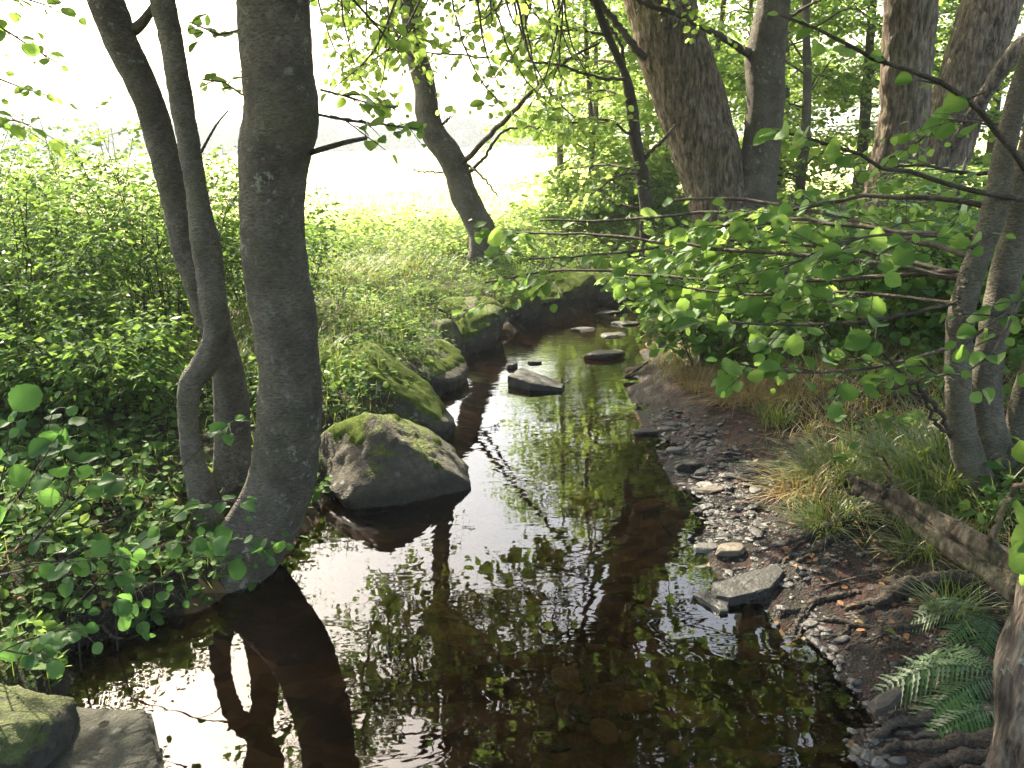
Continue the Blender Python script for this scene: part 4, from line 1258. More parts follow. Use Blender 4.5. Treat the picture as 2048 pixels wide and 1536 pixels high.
prism_stone('narrow glistening wet slate against the black oblong slate', [(1386, 1186), (1400, 1178), (1458, 1204), (1456, 1218), (1440, 1220)], .022, .05, M_SLATE, LS, seed=4)
gstone(1412, 1104, .085, .05, .035, .1, 133, 'bluish grey wet pebble slate at the waterline, left of its brown twin')
gstone(1462, 1112, .085, .05, .04, .2, 134, 'brownish rounded slate next to the bluish one', M_SLATED)
gstone(1412, 1146, .06, .035, .02, .2, 135, 'small shining slate just above the narrow wet one')
prism_stone('pale tilted slate on black mud beside the ferns', [(1738, 1402), (1762, 1388), (1798, 1376), (1802, 1390), (1778, 1412), (1750, 1418)], .10, .03, M_SLATED, LS, seed=5, rise=.1)
gstone(1680, 1285, .045, .015, .012, .5, 137, 'sliver of blue slate between the root fingers')
gstone(1425, 985, .11, .05, .02, .35, 138, 'long pale slate lying flat in the lower gravel', M_SLATED)
gstone(1380, 940, .09, .06, .05, .2, 139, 'humped dark slate at the gravel edge beside the water', M_ROCKD)
gstone(1350, 905, .07, .04, .03, .1, 140, 'blocky wet slate at the upper gravel edge')

# the gravel bar: flat slates, each its own; more of the same on the stream bed
protos = []
for i in range(10):
    V, F = rock_arrays(200 + i, (1, rng.uniform(.5, .8), rng.uniform(.16, .34)), 9, .05, 2, extra=((0, 0, 1, .5), (0, 0, -1, .5)))
    protos.append(make_mesh('slate', V, [F], M_SLATE, False))
def scatter_px(n, poly, power=1.0):
    poly = np.array(poly, float)
    out = []
    lo, hi = poly.min(0), poly.max(0)
    while len(out) < n:
        x, y = rng.uniform(*lo)if False else rng.uniform(lo[0], hi[0]), rng.uniform(lo[1], hi[1])
        c = False
        for a, b in zip(poly, np.roll(poly, -1, 0)):
            if (a[1] > y) != (b[1] > y) and x < a[0] + (y - a[1]) / (b[1] - a[1]) * (b[0] - a[0]):
                c = not c
        if c:
            out.append((x, y))
    return out
core = [(1275, 860), (1320, 815), (1420, 830), (1470, 900), (1540, 960), (1500, 1010), (1540, 1060), (1500, 1090), (1410, 1085), (1385, 1010), (1345, 950)]
wide = core[:2] + [(1450, 815), (1600, 900), (1640, 1000), (1720, 1100), (1600, 1180), (1450, 1170)] + core[-3:]
def place_slate(q, s, mesh, name, label, cat, group, parent=None):
    o = bpy.data.objects.new(name, mesh)
    o.location = q
    o.rotation_euler = (rng.normal(0, .16), rng.normal(0, .16), rng.uniform(0, 6.3))
    o.scale = (s, s, s)
    COL.objects.link(o)
    tag(o, label, cat, group)
    return o
spots = scatter_px(225, core) + scatter_px(75, wide)
for x, y in spots:
    q = ground_hit(x, y)
    s = float(np.clip(rng.lognormal(math.log(.024), .45), .012, .06))
    q[2] = max(q[2], -.005) + s * .12
    place_slate(q, s, protos[int(rng.integers(10))], 'gravel_slate', 'small flat slate among the loose gravel at the waterline', 'stone', 'loose slates on the gravel bar')
A = Acc()
def low_rocks(A, spots, smin, smax, med, lift=.1):
    for x, y in spots:
        q = ground_hit(x, y)
        s = float(np.clip(rng.lognormal(math.log(med), .5), smin, smax))
        V, F = rock_arrays(int(rng.integers(400)), (s, s * rng.uniform(.5, .9), s * rng.uniform(.2, .45)), 7, .05, 1)
        A.add(rot_z(V, rng.uniform(0, 6)) + q + np.array([0, 0, s * lift]), F)
low_rocks(A, scatter_px(900, core) + scatter_px(900, wide), .004, .022, .010)
low_rocks(A, scatter_px(260, [(1560, 1180), (1720, 1100), (1900, 1200), (1950, 1400), (1760, 1536), (1700, 1440), (1640, 1310)]), .004, .02, .009)
low_rocks(A, scatter_px(150, [(1560, 1230), (1640, 1230), (1740, 1430), (1800, 1536), (1700, 1536), (1680, 1420), (1610, 1310)]), .008, .04, .015)
A.build('gravel', M_SLATE, None, kind='stuff', smooth=False)
bed_protos = []
for i in range(6):
    V, F = rock_arrays(300 + i, (1, rng.uniform(.55, .8), rng.uniform(.14, .2)), 9, .05, 3, ((0, 0, 1, .5),), 40)
    bed_protos.append(make_mesh('bed_stone', V, [F], M_BEDST, True))
for x, y in scatter_px(85, [(1100, 1300), (1250, 1120), (1380, 1060), (1400, 1130), (1440, 1200), (1560, 1260), (1640, 1350), (1680, 1450), (1700, 1530), (1200, 1530)]) + scatter_px(50, [(900, 1050), (1330, 960), (1370, 1050), (1250, 1536), (1000, 1536)]):
    d = ray(x, y)
    q = G(x, y, -.1)
    h = hz(q[0], q[1])
    if h > -.03:
        continue
    s = float(np.clip(rng.lognormal(math.log(.06), .4), .03, .12))
    place_slate(np.array([q[0], q[1], min(h + s * .08, -.02 - s * .25)]), s, bed_protos[int(rng.integers(6))], 'bed_stone', 'brown flat stone lying under the clear water', 'stone', 'stones on the stream bed')

# ------------------------------------------------------------------ bushes, shoots, herbs, grass
def bush(label, x, y, h, w, nst, leaf, nl, group, m=M_BUSH, levels=None, z0=None, key='oval', nobj=0, name='leafy_bush', lean=(0, 0), scatter=.55):
    z = hz(x, y) if z0 is None else z0
    t = thing(name, label, 'bush', (x, y, z), group)
    g = Grow(leaf, nl, (-.1, -.15, .9), scatter, .0026)
    for i in range(nst):
        a = rng.uniform(0, 6.283)
        rr = w * math.sqrt(rng.uniform(0.02, 1))
        tip = np.array([x + rr * math.cos(a) + lean[0], y + rr * math.sin(a) + lean[1], z + h * rng.uniform(.45, 1.0) * (1 - .35 * (rr / w) ** 2)])
        b = np.array([x + rr * .35 * math.cos(a), y + rr * .35 * math.sin(a), z - .05])
        mid = (b + tip) / 2 + np.array([0, 0, h * .12]) + rng.normal(0, .05, 3)
        g.branch(np.array([b, mid, tip]), .007, .0025, levels or [(12, .45, -.02), (6, .22, 0)], .12)
    g.tubes.build('stem', M_STEM, t, kind='stuff')
    leafage(t, g.lv, m, key, nobj, 'foliage')
    return t
bl = 'bushes massed on the left bank'
for lab, x, y, h, w, n in (
    ('tall leafy bush at the left edge, its sunlit top against the bright meadow', -4.25, 6.4, 2.1, .95, 44),
    ('broad dark leafed bush in front of the tall sunlit one', -3.3, 5.5, 1.5, .85, 42),
    ('rounded bush showing just left of the slim kinked stem', -2.75, 6.5, 1.8, .85, 38),
    ('bush top seen between the slim stems and the thickest trunk', -2.1, 7.4, 1.5, .8, 28),
    ('bush filling the gap behind the rounded one', -3.5, 7.6, 1.95, .95, 30),
    ('farther bush at the meadow side of the left bank, beyond the tall one', -5.2, 8.2, 1.9, 1.1, 30),
    ('low shaded bush close behind the round leaved shoots', -2.55, 4.75, .75, .6, 22),
    ('low spreading bush at the left border under the tall one', -3.5, 4.6, .85, .7, 24)):
    bush(lab, x, y, h, w, n, .062, .05, bl)

# round-leaved shoots in the left foreground
shoots = (
    ('round leaved shoot at the left border, highest of the foreground shoots', [[(-90, 1190, 2.8, 9), (20, 1020, 2.82, 7), (85, 900, 2.86, 5), (112, 800, 2.9, 3)], [(10, 1030, 2.82, 6), (60, 960, 2.8, 4), (130, 850, 2.8, 3)], [(-30, 1090, 2.8, 6), (10, 930, 2.8, 4), (20, 830, 2.82, 3)]], .10),
    ('arching shoot with paired round leaves below the highest one', [[(-60, 1200, 2.7, 8), (80, 1070, 2.8, 6), (180, 975, 2.9, 4), (265, 920, 3.0, 3)], [(60, 1090, 2.8, 5), (130, 1000, 2.75, 4), (150, 930, 2.75, 3)], [(0, 1150, 2.7, 5), (90, 1130, 2.65, 4), (180, 1120, 2.6, 3)]], .095),
    ('thin straight twig with a leaf cluster in front of the slim kinked stem', [[(110, 1240, 3.0, 7), (230, 1080, 3.1, 5), (340, 960, 3.2, 4), (425, 870, 3.3, 3), (470, 842, 3.3, 2.5)]], .085),
    ('shoot of large round leaves at the foot of the slim stems', [[(150, 1210, 2.95, 7), (270, 1090, 2.95, 5), (380, 1010, 3.0, 4), (490, 995, 3.05, 3)], [(240, 1110, 2.95, 5), (330, 1090, 2.9, 4), (420, 1075, 2.9, 3)]], .11),
    ('low shoot crossing the base of the thickest trunk', [[(230, 1210, 3.1, 7), (380, 1120, 3.15, 5), (480, 1075, 3.2, 4), (560, 1068, 3.25, 3)], [(400, 1115, 3.15, 4), (470, 1110, 3.15, 3), (540, 1095, 3.15, 2)]], .075),
    ('lobed leafed shoot low over the dark water at the left', [[(-60, 1330, 2.4, 8), (40, 1285, 2.42, 6), (110, 1262, 2.45, 4), (165, 1255, 2.46, 3)], [(10, 1300, 2.4, 5), (60, 1310, 2.4, 4), (90, 1300, 2.4, 3)]], .085),
    ('trailing shoot with small leaves hanging toward the water', [[(-40, 1110, 2.7, 7), (110, 1140, 2.75, 5), (220, 1180, 2.8, 4), (300, 1265, 2.85, 3)], [(120, 1145, 2.75, 4), (240, 1150, 2.8, 3), (330, 1180, 2.85, 2)], [(40, 1130, 2.7, 4), (140, 1120, 2.7, 3), (260, 1110, 2.75, 2)]], .075))
for lab, brs, lf in shoots:
    q = P(brs[0][0][0], brs[0][0][1], brs[0][0][2])
    t = thing('alder_shoot', lab, 'plant', (q[0], q[1], hz(q[0], q[1])), 'round leaved shoots on the near left bank')
    L = Leaves()
    for i, rws in enumerate(brs):
        pts, rad = pathpx(rws)
        g = Grow(lf * .8, .05, (.05, -.45, .8), .45)
        g.lv = L
        if i == 0:
            pts = np.vstack([[pts[0][0] - .05, pts[0][1] + .03, hz(pts[0][0], pts[0][1]) - .04], pts])
        g.branch(pts, .0045, .0016, [(4, .17, .1)] if len(brs) > 1 else [(4, .1, .1)], .3 if len(brs) > 1 else .75)
        g.tubes.build('stem', M_TWIG, t)
    leafage(t, L, M_SHOOT, 'round', 110, 'foliage')
# big bright leaves poking in at the right border
t = thing('hazel_shoot', 'few very large bright leaves poking in from the right border', 'plant', P(2110, 1090, 2.0), 'large leaved shoots at the right border')
L = Leaves()
for (x, y, Y, s, dx, dz) in ((2062, 1035, 2.0, .075, -.35, .3), (2085, 1060, 2.0, .095, -.9, -.35), (2070, 1080, 1.98, .10, -.55, -.75), (2075, 905, 2.2, .085, -.95, .05), (2060, 1130, 2.05, .06, -.3, -.9), (2080, 880, 2.3, .08, -.4, .5)):
    L.add(np.array([P(x, y, Y)]), np.array([[dx, -.25, dz]]), np.array([[.15, -.75, .6]]), np.array([s]))
leafage(t, L, M_ALDER, 'round', 20)
bare_branch(t, [(2160, 1180, 2.0, 6), (2110, 1090, 2.0, 5), (2080, 1055, 2.0, 4), (2062, 1035, 2.0, 3)], M_TWIG, 'stem')
bare_branch(t, [(2130, 1120, 2.0, 5), (2110, 1000, 2.1, 4), (2085, 930, 2.2, 4), (2070, 895, 2.25, 3)], M_TWIG, 'stem')

gh = 'broad leaved bushes behind the hazel boughs'
for lab, x, y, h, w, n, no in (('broad leaved bush on the right bank just behind the hazel boughs', 1.75, 6.9, 1.25, .8, 20, 150), ('broad leaved bush behind the boughs, nearer to the grey hazel stems', 2.7, 6.2, 1.25, .9, 22, 150), ('broad leaved bush hanging over the water at the bend', 2.0, 9.6, 1.2, .8, 18, 120)):
    bush(lab, x, y, h, w, n, .095, .07, gh, M_ALDER, [(8, .5, 0), (4, .26, 0)], key='round', nobj=no)

# saplings and undergrowth trees behind, on the right and beyond the bend
WOODS = []
def wood_tree(x, y, h, nl, label, group, *rest, **kw):
    """six trees are grown; the others are turned and scaled copies of them with their parts"""
    if len(WOODS) < 6:
        WOODS.append((grow_tree(x, y, h, 30, label, group, *rest, **kw), h))
        return
    src, h0 = WOODS[int(rng.integers(6))]
    o = src.copy()
    COL.objects.link(o)
    o.location = (x, y, hz(x, y))
    k = h / h0
    o.scale = (min(1.25, max(.8, k)),) * 2 + (k,)
    o.rotation_euler = (0, 0, rng.uniform(1, 5.5))
    tag(o, label, 'tree', group)
    for ch in list(src.children):
        c = ch.copy()
        COL.objects.link(c)
        c.parent = o
def grow_tree(x, y, h, nl, label, group, w=1.6, zlo=.4, thick=.05, leaf=.095, m=M_WOOD, lean=0, lev=None, name='wood_tree'):
    z = hz(x, y)
    t = thing(name, label, 'tree', (x, y, z), group)
    pts = np.array([[x, y, z - .1], [x + lean * .3 + rng.normal(0, .08), y, z + h * .33], [x + lean * .7 + rng.normal(0, .12), y, z + h * .7], [x + lean, y, z + h]])
    pp, rr, arc = resample(pts, [thick * 1.15, thick, thick * .7, thick * .25], 40)
    o = tube(pp, rr, 12, smooth_bark, arc)
    mesh_obj('trunk', o[0], o[1:], M_BARKG, t)
    g = Grow(leaf, .052, (-.1, -.25, .8), .55, minr=.0035)
    for i in range(nl):
        zz = z + zlo + (h - zlo) * rng.uniform(0, 1) ** .9
        a = rng.uniform(0, 6.283)
        rad = w * rng.uniform(.45, 1.05) * (1 - .5 * max(0, (zz - z) / h - .5))
        cx = x + lean * (zz - z) / h
        tg = np.array([cx + rad * math.cos(a), y + rad * math.sin(a), zz])
        g.branch(limb_to(pp, tg, .25), .016, .004, lev or [(8, .8, .05), (5, .42, 0)], .25)
    g.tubes.build('branch', M_TWIG, t, kind='stuff')
    leafage(t, g.lv, m, 'round', 0, 'crown')
    return t
gw = 'leafy trees in the wood behind the right bank'
for a in ((1.3, 13.6, 4.6, 24, 'bright slender tree just left of the leaning forked trunk', gw, 1.3, .3, .045),
          (3.4, 14.2, 5.4, 26, 'leafy tree showing between the forked trunk and the straight grey one', gw, 1.5, .2, .05),
          (4.4, 13.2, 5.6, 26, 'pale stemmed tree half way between the two rough trunks', gw, 1.6, .3, .07),
          (4.9, 16.0, 6.5, 26, 'tall thin pale stem far back left of the straight grey trunk', gw, 1.7, 1.2, .11),
          (6.6, 14.5, 5.8, 26, 'dense leafy tree behind the straight grey trunk', gw, 1.7, .2, .06),
          (8.3, 15.0, 6.2, 26, 'leafy tree behind the slanting rough trunk', gw, 1.8, .3, .07),
          (1.6, 15.5, 4.2, 22, 'low spreading tree with pale leaves at the meadow corner', gw, 1.5, .2, .05),
          (3.4, 18.5, 6.5, 26, 'backmost pale tree seen through the fork of the old trunk', gw, 2.0, .4, .08),
          (6.3, 20.0, 7.0, 26, 'backmost tree left of the straight grey trunk', gw, 2.1, .4, .09),
          (9.8, 19.0, 7.0, 28, 'backmost tree at the right of the wood', gw, 2.2, .4, .1),
          (7.3, 14.2, 3.8, 20, 'low leafy tree before the slanting trunk', gw, 1.2, .2, .03),
          (4.3, 8.2, 1.2, 14, 'small leafy sapling behind the grey hazel stems', gw, 1.0, .15, .022)):
    wood_tree(*a)
gb = 'bushes under the trees on the right bank'
for lab, x, y, h, w, n in (('low bush at the foot of the forked trunk', 2.0, 8.4, .9, .8, 20), ('bush to the right of the forked trunk foot', 3.2, 8.2, 1.0, .9, 22), ('bush left of the sapling beyond the bend', .9, 12.9, 1.0, .9, 20),
                           ('bush beyond the bend behind the sapling', 2.0, 13.6, 1.2, 1.0, 22), ('bush at the base of the straight grey trunk', 4.3, 9.8, 1.0, 1.0, 22), ('shaded bush behind the hazel stems', 3.3, 5.6, .8, .8, 20), ('bush at the right border behind the hazel', 4.2, 6.6, 1.2, .9, 22)):
    bush(lab, x, y, h, w, n, .085, .065, gb, M_WOOD, key='round')

for a in ((5.2, 17.2, 2.6, 18, 'low spreading tree far back between the two pairs of trunks', gw, 1.9, .15, .04), (7.8, 17.6, 2.8, 18, 'low spreading tree far back behind the straight grey trunk', gw, 1.9, .15, .04),
          (2.7, 14.8, 4.6, 18, 'young leafy tree right behind the leaning forked trunk', gw), (4.1, 15.0, 5.0, 18, 'young leafy tree in the gap right of the upright forked stem', gw), (5.9, 14.6, 5.0, 18, 'young leafy tree between the straight trunk and the slanting one', gw), (8.8, 13.4, 4.8, 18, 'young leafy tree at the right border behind the slanting trunk', gw), (.9, 14.6, 4.4, 18, 'slender tree at the meadow corner behind the sapling', gw),
          (2.6, 16.2, 2.4, 18, 'low spreading tree far back behind the forked trunk', gw, 1.8, .15, .04), (4.0, 22.5, 7.5, 26, 'tallest tree at the very back between the trunks', gw, 2.4, .3, .09)):
    wood_tree(*a)
# far side of the meadow: a line of trees
gd = 'trees lining the far side of the meadow'
FARP = [('first', -34), ('second', -22), ('third', -12), ('fourth', -3), ('fifth', 9), ('sixth', 20), ('seventh', 33), ('eighth', 48), ('ninth', -48), ('tenth', -64)]
far_words = ['bluish round tree across the meadow right of the thickest trunk', 'pale hedge tree across the meadow, left neighbour of the round one']
def far_tree(x, y, h, w, seed, label):
    r = np.random.default_rng(seed)
    z = .7
    t = thing('distant_tree', label, 'tree', (x, y, z), gd)
    o = tube(np.array([[x, y, z - .3], [x, y, z + h * .2], [x, y, z + h * .5]]), np.array([.35, .3, .1]), 8)
    mesh_obj('trunk', o[0], o[1:], M_BARK, t)
    n = 2200
    cl = r.normal(0, 1, (26, 3))
    cl = unit(cl) * r.uniform(.3, 1, (26, 1)) ** .5
    c = cl[r.integers(26, size=n)] + r.normal(0, .17, (n, 3))
    p = np.array([x, y, z + h * .45]) + c * np.array([w, w, h * .55])
    p = p[p[:, 2] > z + .2]
    L = Leaves()
    L.add(p, r.normal(0, 1, (len(p), 3)), r.normal(0, 1, (len(p), 3)), r.uniform(.7, 1.2, len(p)))
    leafage(t, L, M_FAR, 'oval', 0, 'crown')
fars = [(-52, 165, 5, 8), (-40, 172, 7, 8), (-29, 168, 4.5, 7), (-19, 175, 5.5, 8), (-9, 170, 5, 7), (1, 172, 4, 7), (12, 168, 5.5, 8), (-64, 175, 6.5, 9), (-77, 168, 5.5, 9), (-90, 175, 7, 9)]
flab = ['far round tree first to the left of the thickest trunk', 'far tree second to the left of the thickest trunk', 'far tree hidden mostly behind the thickest trunk', 'far low crown just right of the thickest trunk', 'far crown between the thickest and the curving trunk',
        'far low crown right behind the curving trunk', 'far crown behind the thin sapling twigs', 'far tree between the slim stems', 'far tree left of the slim stems', 'far tallest crown at the left border']
for i, (a, lb) in enumerate(zip(fars, flab)):
    far_tree(*a, 500 + i, lb)

# ------------------------------------------------------------------ ground plants (nobody could count them)
def scatter_ground(n, x, y, dens):
    out = []
    tot = 0
    while tot < n:
        X, Y = rng.uniform(*x, n), rng.uniform(*y, n)
        k = rng.uniform(0, 1, n) < dens(X, Y)
        out.append(np.column_stack([X[k], Y[k]]))
        tot += int(k.sum())
    q = np.concatenate(out)[:n]
    return np.column_stack([q, height(q[:, 0], q[:, 1])])
def herbs(name, base, nleaf, hmax, spread, leaf, m, key='oval', parent=None):
    n = len(base)
    hs = hmax * rng.uniform(.3, 1, n)
    i = np.repeat(np.arange(n), nleaf)
    t = np.sqrt(rng.uniform(0.05, 1, len(i)))
    a = rng.uniform(0, 6.283, len(i))
    r = spread * rng.uniform(.1, 1, len(i))
    d = np.column_stack([np.cos(a), np.sin(a), rng.uniform(-.4, .35, len(i))])
    p = base[i] + np.column_stack([np.cos(a) * r * .5, np.sin(a) * r * .5, t * hs[i]])
    L = Leaves()
    L.add(p, d, np.array([-.1, -.3, 1]) + rng.normal(0, .45, (len(i), 3)), leaf * rng.uniform(.5, 1.2, len(i)))
    leafage(parent, L, m, key, 0, name)
    # their stalks
    b = base
    tip = base + np.column_stack([rng.normal(0, .03, n), rng.normal(0, .03, n), hs])
    w = .0022
    V = np.stack([b + [-w, 0, 0], b + [w, 0, 0], tip + [w * .5, 0, 0], tip + [-w * .5, 0, 0]], 1).reshape(-1, 3)
    return V, np.arange(4 * n).reshape(-1, 4)
def left_dens(X, Y):
    dl, dr, ins = field(X, Y)
    return (~ins & (dl < dr)) * sstep(.2, .55, dl + .5 * (Y < 4.6)) * np.clip(.35 + .9 * vnoise(np.column_stack([X * 1.7, Y * 1.7, X * 0])) - .25, 0, 1)
def right_dens(X, Y):
    dl, dr, ins = field(X, Y)
    return (~ins & (dr < dl)) * sstep(.75, 1.6, dr) * np.clip(.25 + .8 * vnoise(np.column_stack([X * 1.9, Y * 1.9, X * 0 + 5])) - .2, 0, 1)
ST = Acc()
ST.add(*herbs('undergrowth', scatter_ground(3300, (-4.5, 1.6), (4.6, 12.5), left_dens), 9, .30, .16, .055, M_HERB))
ST.add(*herbs('undergrowth', scatter_ground(1900, (-4.2, -.7), (2.4, 6.5), left_dens), 7, .16, .14, .052, M_HERB, 'round'))
ST.add(*herbs('undergrowth', scatter_ground(3200, (.9, 10), (2.4, 20), right_dens), 8, .26, .18, .07, M_HERB, 'round'))
ST.add(*herbs('undergrowth', scatter_ground(1500, (-3.5, 3.5), (10.5, 13.4), lambda X, Y: left_dens(X, Y)), 8, .5, .2, .075, M_WOOD))
def rim_dens(X, Y):
    dl, dr, ins = field(X, Y)
    return (~ins & (dl < dr)) * sstep(.06, .25, dl) * (1 - sstep(.6, .9, dl)) * .9
ST.add(*herbs('undergrowth', scatter_ground(520, (-1.6, 1.2), (5.0, 11), rim_dens), 8, .16, .12, .042, M_HERB))
ST.build('stalks', M_GRASS, None, kind='stuff')

def blades(base, length, width, lean, m, name, parent=None, droop=.5, kind='stuff', dirs=None):
    n = len(base)
    a = rng.uniform(0, 6.283, n) if dirs is None else dirs
    L = length * rng.uniform(.5, 1.2, n)
    ln = lean * rng.uniform(.2, 1.3, n)
    D = np.column_stack([np.cos(a), np.sin(a), np.zeros(n)])
    S = np.column_stack([-np.sin(a), np.cos(a), np.zeros(n)]) * width
    rows = []
    for t, wd in ((0, 1), (.35, .9), (.7, .6), (1, .05)):
        up = L * (t - droop * ln * t * t * .6)
        out = L * ln * t * t + L * .15 * t
        c = base + D * out[:, None] + np.column_stack([np.zeros(n), np.zeros(n), up])
        rows += [c - S * wd, c + S * wd]
    V = np.stack(rows, 1).reshape(-1, 3)
    f = np.array([[0, 1, 3, 2], [2, 3, 5, 4], [4, 5, 7, 6]])
    F = (f[None] + (np.arange(n) * 8)[:, None, None]).reshape(-1, 4)
    return mesh_obj(name, V, [F], m, parent, kind=kind)
def grass_dens(X, Y):
    dl, dr, ins = field(X, Y)
    return (~ins & (dr < dl)) * sstep(.55 - .5 * sstep(6.2, 7, Y), 1.1 - .75 * sstep(6.2, 7, Y), dr) * (1 - .6 * sstep(2.2, 4, dr))
blades(scatter_ground(9000, (.9, 5), (2.6, 9), grass_dens), .2, .0026, 1.0, M_GRASS, 'grass')
blades(scatter_ground(9500, (.9, 4), (3.2, 9), grass_dens), .16, .0024, 1.5, M_STRAW, 'dry_grass')
def lgrass(X, Y):
    dl, dr, ins = field(X, Y)
    return (~ins & (dl < dr)) * sstep(.6, .95, dl) * sstep(.4, .7, vnoise(np.column_stack([X * 1.2, Y * 1.2, X * 0 + 9])))
blades(scatter_ground(7000, (-2.5, 2.5), (5.2, 14), lgrass), .32, .003, .8, M_GRASS, 'grass')
blades(scatter_ground(3500, (-2.5, 2.5), (5.6, 14), lgrass), .26, .0026, .9, M_STRAW, 'dry_grass')
blades(scatter_ground(9000, (-12, 5), (12.8, 24), lambda X, Y: is_meadow(X, Y) * 1.0), .2, .005, .6, M_STRAW, 'meadow_grass')
def tuft(label, px, py, n, length, m, spread, lean=1.0, name='grass_tuft', group='grass tufts on the right bank', width=.003):
    q = ground_hit(px, py)
    t = thing(name, label, 'grass tuft', q, group)
    a = rng.uniform(0, 6.283, n)
    r = spread * np.sqrt(rng.uniform(0, 1, n))
    b = q + np.column_stack([np.cos(a) * r, np.sin(a) * r, np.zeros(n)])
    b[:, 2] = height(b[:, 0], b[:, 1]) - .01
    blades(b, length * .8, width, lean * 1.1, m, 'blade', t, .9, 'stuff', a + rng.normal(0, .7, n))
tuft('biggest straw coloured tuft drooping over the top of the gravel bar', 1500, 800, 900, .34, M_STRAW, .22, 1.1)
tuft('straw tuft just left of the biggest one, next to the stream', 1400, 770, 420, .26, M_STRAW, .16, 1.1)
tuft('straw tuft just right of the biggest one', 1590, 790, 480, .28, M_STRAW, .2, 1.1)
tuft('green blades springing up in front of the biggest straw tuft', 1555, 845, 160, .26, M_GRASS, .1, .7)
tuft('green sedge clump at the foot of the grey stems', 1880, 985, 420, .42, M_GRASS, .16, 1.0, width=.004)
tuft('arching sedge clump left of the log end', 1680, 950, 420, .36, M_GRASS, .18, 1.1, width=.0035)
tuft('yellowish grass clump at the edge of the gravel', 1600, 985, 300, .24, M_STRAW, .14, 1.1)
tuft('green tuft hanging over the mossy bank edge', 1660, 1045, 300, .24, M_GRASS, .14, 1.1)
tuft('sedge clump behind the log beside the grey stems', 1800, 935, 380, .36, M_GRASS, .16, 1.0, width=.0035)
tuft('tuft below the log by the longest root', 1850, 1100, 260, .22, M_GRASS, .12, 1.0)
tuft('sedge clump right under the grey stems at the border', 1965, 1030, 300, .34, M_GRASS, .12, 1.0, width=.004)
tuft('small tuft among the fern fronds', 1900, 1235, 120, .24, M_GRASS, .08, .9)

# ferns
def frond(t, base, az, L, lift=.6, npin=22):
    A = Acc()
    d = np.array([math.cos(az), math.sin(az), 0])
    s = np.array([-math.sin(az), math.cos(az), 0])
    T = np.linspace(0, 1, 24)[:, None]
    path = base + d * L * T + UP * L * (lift * T - (lift + .25) * T ** 2)
    A.add(*tube(path, np.linspace(.0028, .0008, 24), 4))
    for i in range(npin):
        t_ = .12 + .86 * i / npin
        k = t_ * 23
        j = min(int(k), 22)
        c = path[j] + (path[j + 1] - path[j]) * (k - j)
        tan = unit(path[j + 1] - path[j])
        ln = L * .30 * math.sin(math.pi * min(1, (1 - t_) * .95 + .05) ** .75) ** .8 * (1 if t_ > .2 else t_ / .2)
        for sd in (-1, 1):
            v = unit(s * sd + tan * .42 + UP * rng.normal(-.1, .1))
            nn = unit(np.cross(tan, v) * sd)
            if nn[2] < 0:
                nn = -nn
            wv = unit(np.cross(nn, v))
            m_ = 11
            u = np.linspace(0, 1, m_)[:, None]
            mid = c + v * (ln * u) - UP * (.18 * ln * u ** 2)
            w = (ln * .095 * (1 - u) ** .7 * np.minimum(1, u * 6 + .3)) * np.where(np.arange(m_)[:, None] % 2 == 0, 1.0, .45) + .0004
            V = np.stack([mid - wv * w + v * w * .4, mid - nn * w * .12, mid + wv * w + v * w * .4], 1).reshape(-1, 3)
            F = [[3 * q + e, 3 * q + e + 1, 3 * q + e + 4, 3 * q + e + 3] for q in range(m_ - 1) for e in (0, 1)]
            A.add(np.array(V), np.array(F))
    A.build('frond', M_FERN, t, smooth=False)
def fern(label, px, py, fr):
    q = ground_hit(px, py)
    t = thing('fern', label, 'fern', q, 'ferns on the muddy bank')
    for az, L, lift in fr:
        frond(t, q + UP * .03, R(az), L, lift)
fern('fern with the widest frond spread flat over the mud', 2000, 1375, [(172, .42, .55), (150, .34, .6), (200, .36, .35), (120, .3, .7)])
fern('smaller fern above, under the log and the longest root', 1985, 1250, [(165, .32, .5), (200, .26, .4), (140, .3, .6), (230, .22, .3)])
fern('lowest fern drooping over the corner roots', 2020, 1440, [(190, .36, .4), (215, .3, .25), (170, .3, .5)])

# fallen leaves and twigs
def fallen(px, py, size, m, label, cat='leaf', on=None):
    q = ground_hit(px, py) if on is None else G(px, py, on)
    if on is None and q[2] < .03:
        return
    k = leaf_variants('round' if m is not M_BROWN else 'oval', m)
    o = bpy.data.objects.new('fallen_leaf', k[int(rng.integers(4))])
    o.location = q + np.array([0, 0, .012])
    o.rotation_euler = (rng.normal(.1, .25), rng.normal(0, .25), rng.uniform(0, 6.3))
    o.scale = (size,) * 3
    COL.objects.link(o)
    tag(o, label, cat, 'fallen leaves on the banks')
for px, py, s, m, lab in ((1612, 945, .075, M_YELLOW, 'yellow leaf lying where the gravel meets the grass'), (1655, 970, .07, M_YELLOW, 'yellow leaf in the grass above the mossy bank edge'), (1438, 1034, .045, M_YELLOW, 'yellow leaf on the lower gravel near the water'),
                          (1768, 1275, .05, M_GRASS, 'green fallen leaf flat on black mud'), (1556, 1182, .045, M_STRAW, 'pale curled leaf beside the black oblong slate'), (1725, 1260, .035, M_STRAW, 'pale oval leaf between root fingers and the green one'),
                          (1680, 1258, .04, M_BROWN, 'tan leaf on mud just above the thin wavy root'), (1850, 1410, .05, M_GRASS, 'dull green leaf by the slender root near the ferns'), (1665, 1070, .04, M_YELLOW, 'small yellow leaf beside the short crooked root'),
                          (1632, 1370, .03, M_STRAW, 'speck of pale leaf at the edge of the shallow water')):
    fallen(px, py, s, m, lab)
fallen(512, 1170, .055, M_GRASS, 'pale leaf floating by the foot of the thickest trunk', on=.006)
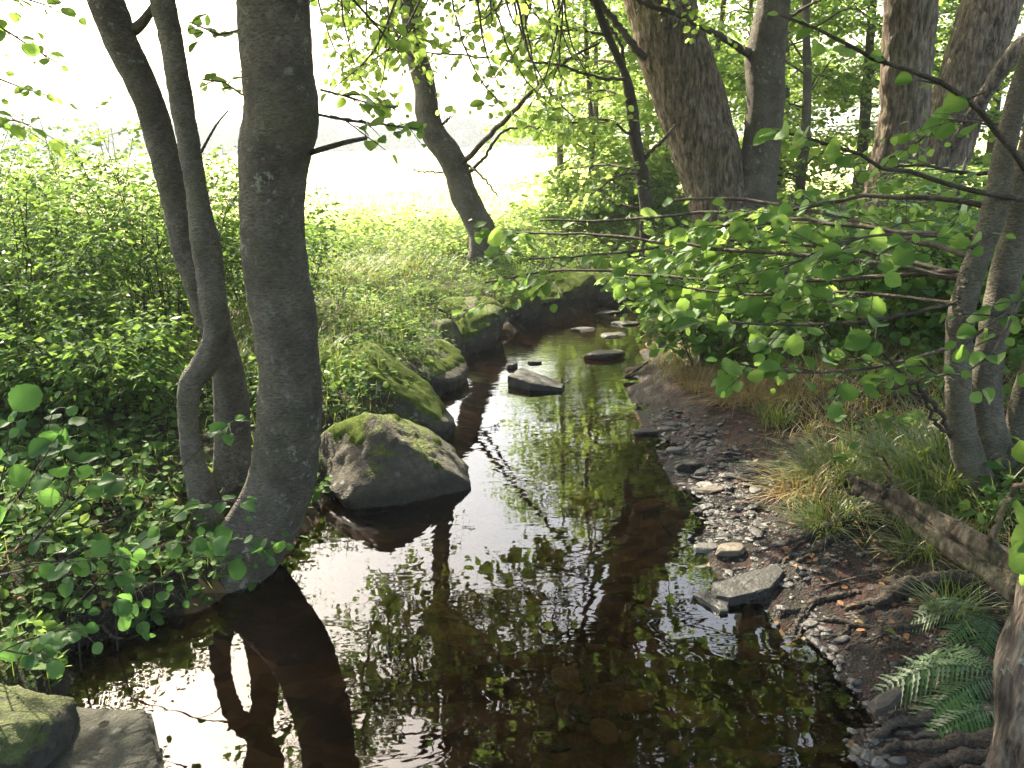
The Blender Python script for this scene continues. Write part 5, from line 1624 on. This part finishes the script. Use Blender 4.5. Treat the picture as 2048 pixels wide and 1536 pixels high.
for x, y in scatter_px(75, [(1500, 1060), (1700, 1020), (1850, 1120), (1900, 1300), (1750, 1330), (1620, 1230), (1540, 1140)]) + scatter_px(40, [(1420, 830), (1600, 880), (1680, 1000), (1560, 1040), (1480, 930)]):
    fallen(x, y, rng.uniform(.02, .045), M_BROWN, 'small curled brown leaf dropped on the muddy right bank')
for x, y in scatter_px(90, [(0, 1000), (300, 980), (480, 1020), (420, 1120), (250, 1230), (0, 1230)]):
    fallen(x, y, rng.uniform(.03, .06), M_BROWN, 'dead brown leaf on the dark left bank below the shoots')
def stick(label, rows, m=M_TWIG):
    q = ground_hit(*rows[0][:2])
    pts, rad = [], []
    for r in rows:
        h = ground_hit(r[0], r[1])
        dep = proj(h[None])[2][0]
        rad.append(r[2] * dep / FPX / 2)
        h[2] += rad[-1] + r[3]
        pts.append(h)
    pp, rr, arc = resample(pts, rad, 16)
    pp[1:-1] += rng.normal(0, .004, (14, 3))
    o = tube(pp, rr, 6)
    tag(mesh_obj('fallen_stick', o[0], o[1:], m, None, q), label, 'stick', 'sticks lying about the banks')
stick('bare stick slanting down from the left boulders to the water', [(870, 640, 5, .1), (920, 655, 5, .06), (945, 685, 5, .02), (958, 722, 4, 0)])
stick('pale stick lying beside the stream under the right leaves', [(1238, 765, 6, .0), (1270, 748, 6, .01), (1300, 730, 5, .02)], M_DEAD)
stick('thin bent stick on mud between the mossy edge and the longest root', [(1640, 1180, 5, .01), (1720, 1165, 5, .01), (1800, 1140, 5, .04), (1840, 1090, 4, .1), (1862, 1062, 3, .16)])
stick('straight straw coloured stick across the fern', [(1860, 1253, 5, .05), (1940, 1248, 5, .06), (2040, 1245, 5, .07)], M_DEAD)
stick('reddish stick at the left border among the shoots', [(0, 1172, 7, .08), (40, 1150, 6, .1), (62, 1130, 5, .12)], M_DEAD)
for i, (r, lab) in enumerate((([(100, 1190, 6, .03), (220, 1150, 5, .05), (340, 1090, 4, .08)], 'long thin dead stick under the foreground shoots'), ([(180, 1230, 6, .02), (300, 1200, 5, .04), (400, 1150, 4, .06)], 'dead stick lying over the dark undercut left bank'),
                              ([(40, 1110, 6, .05), (160, 1090, 5, .06), (290, 1050, 4, .06)], 'dead stick higher on the left bank behind the shoots'), ([(200, 1275, 6, .02), (255, 1292, 6, .02), (320, 1270, 4, .03)], 'curved dark stick dipping to the water at the left'))):
    stick(lab, r)

# ------------------------------------------------------------------ the air over the meadow
HAZE = True
if HAZE:
    bm = bmesh.new()
    bmesh.ops.create_cube(bm, size=1)
    for v in bm.verts:
        v.co.x *= 860
        v.co.y = -40 + (v.co.y + .5) * 520
        v.co.z = -1.6 + (v.co.z + .5) * 19
    me = bpy.data.meshes.new('haze')
    bm.to_mesh(me)
    bm.free()
    hz_o = bpy.data.objects.new('haze', me)
    COL.objects.link(hz_o)
    hz_o['kind'] = 'stuff'
    k = NT('haze')
    v = k.n('VolumePrincipled', {'Color': (.93, .96, 1.0), 'Density': .0017, 'Anisotropy': .1})
    k.t.links.new(v.outputs[0], k.out.inputs['Volume'])
    me.materials.append(k.m)
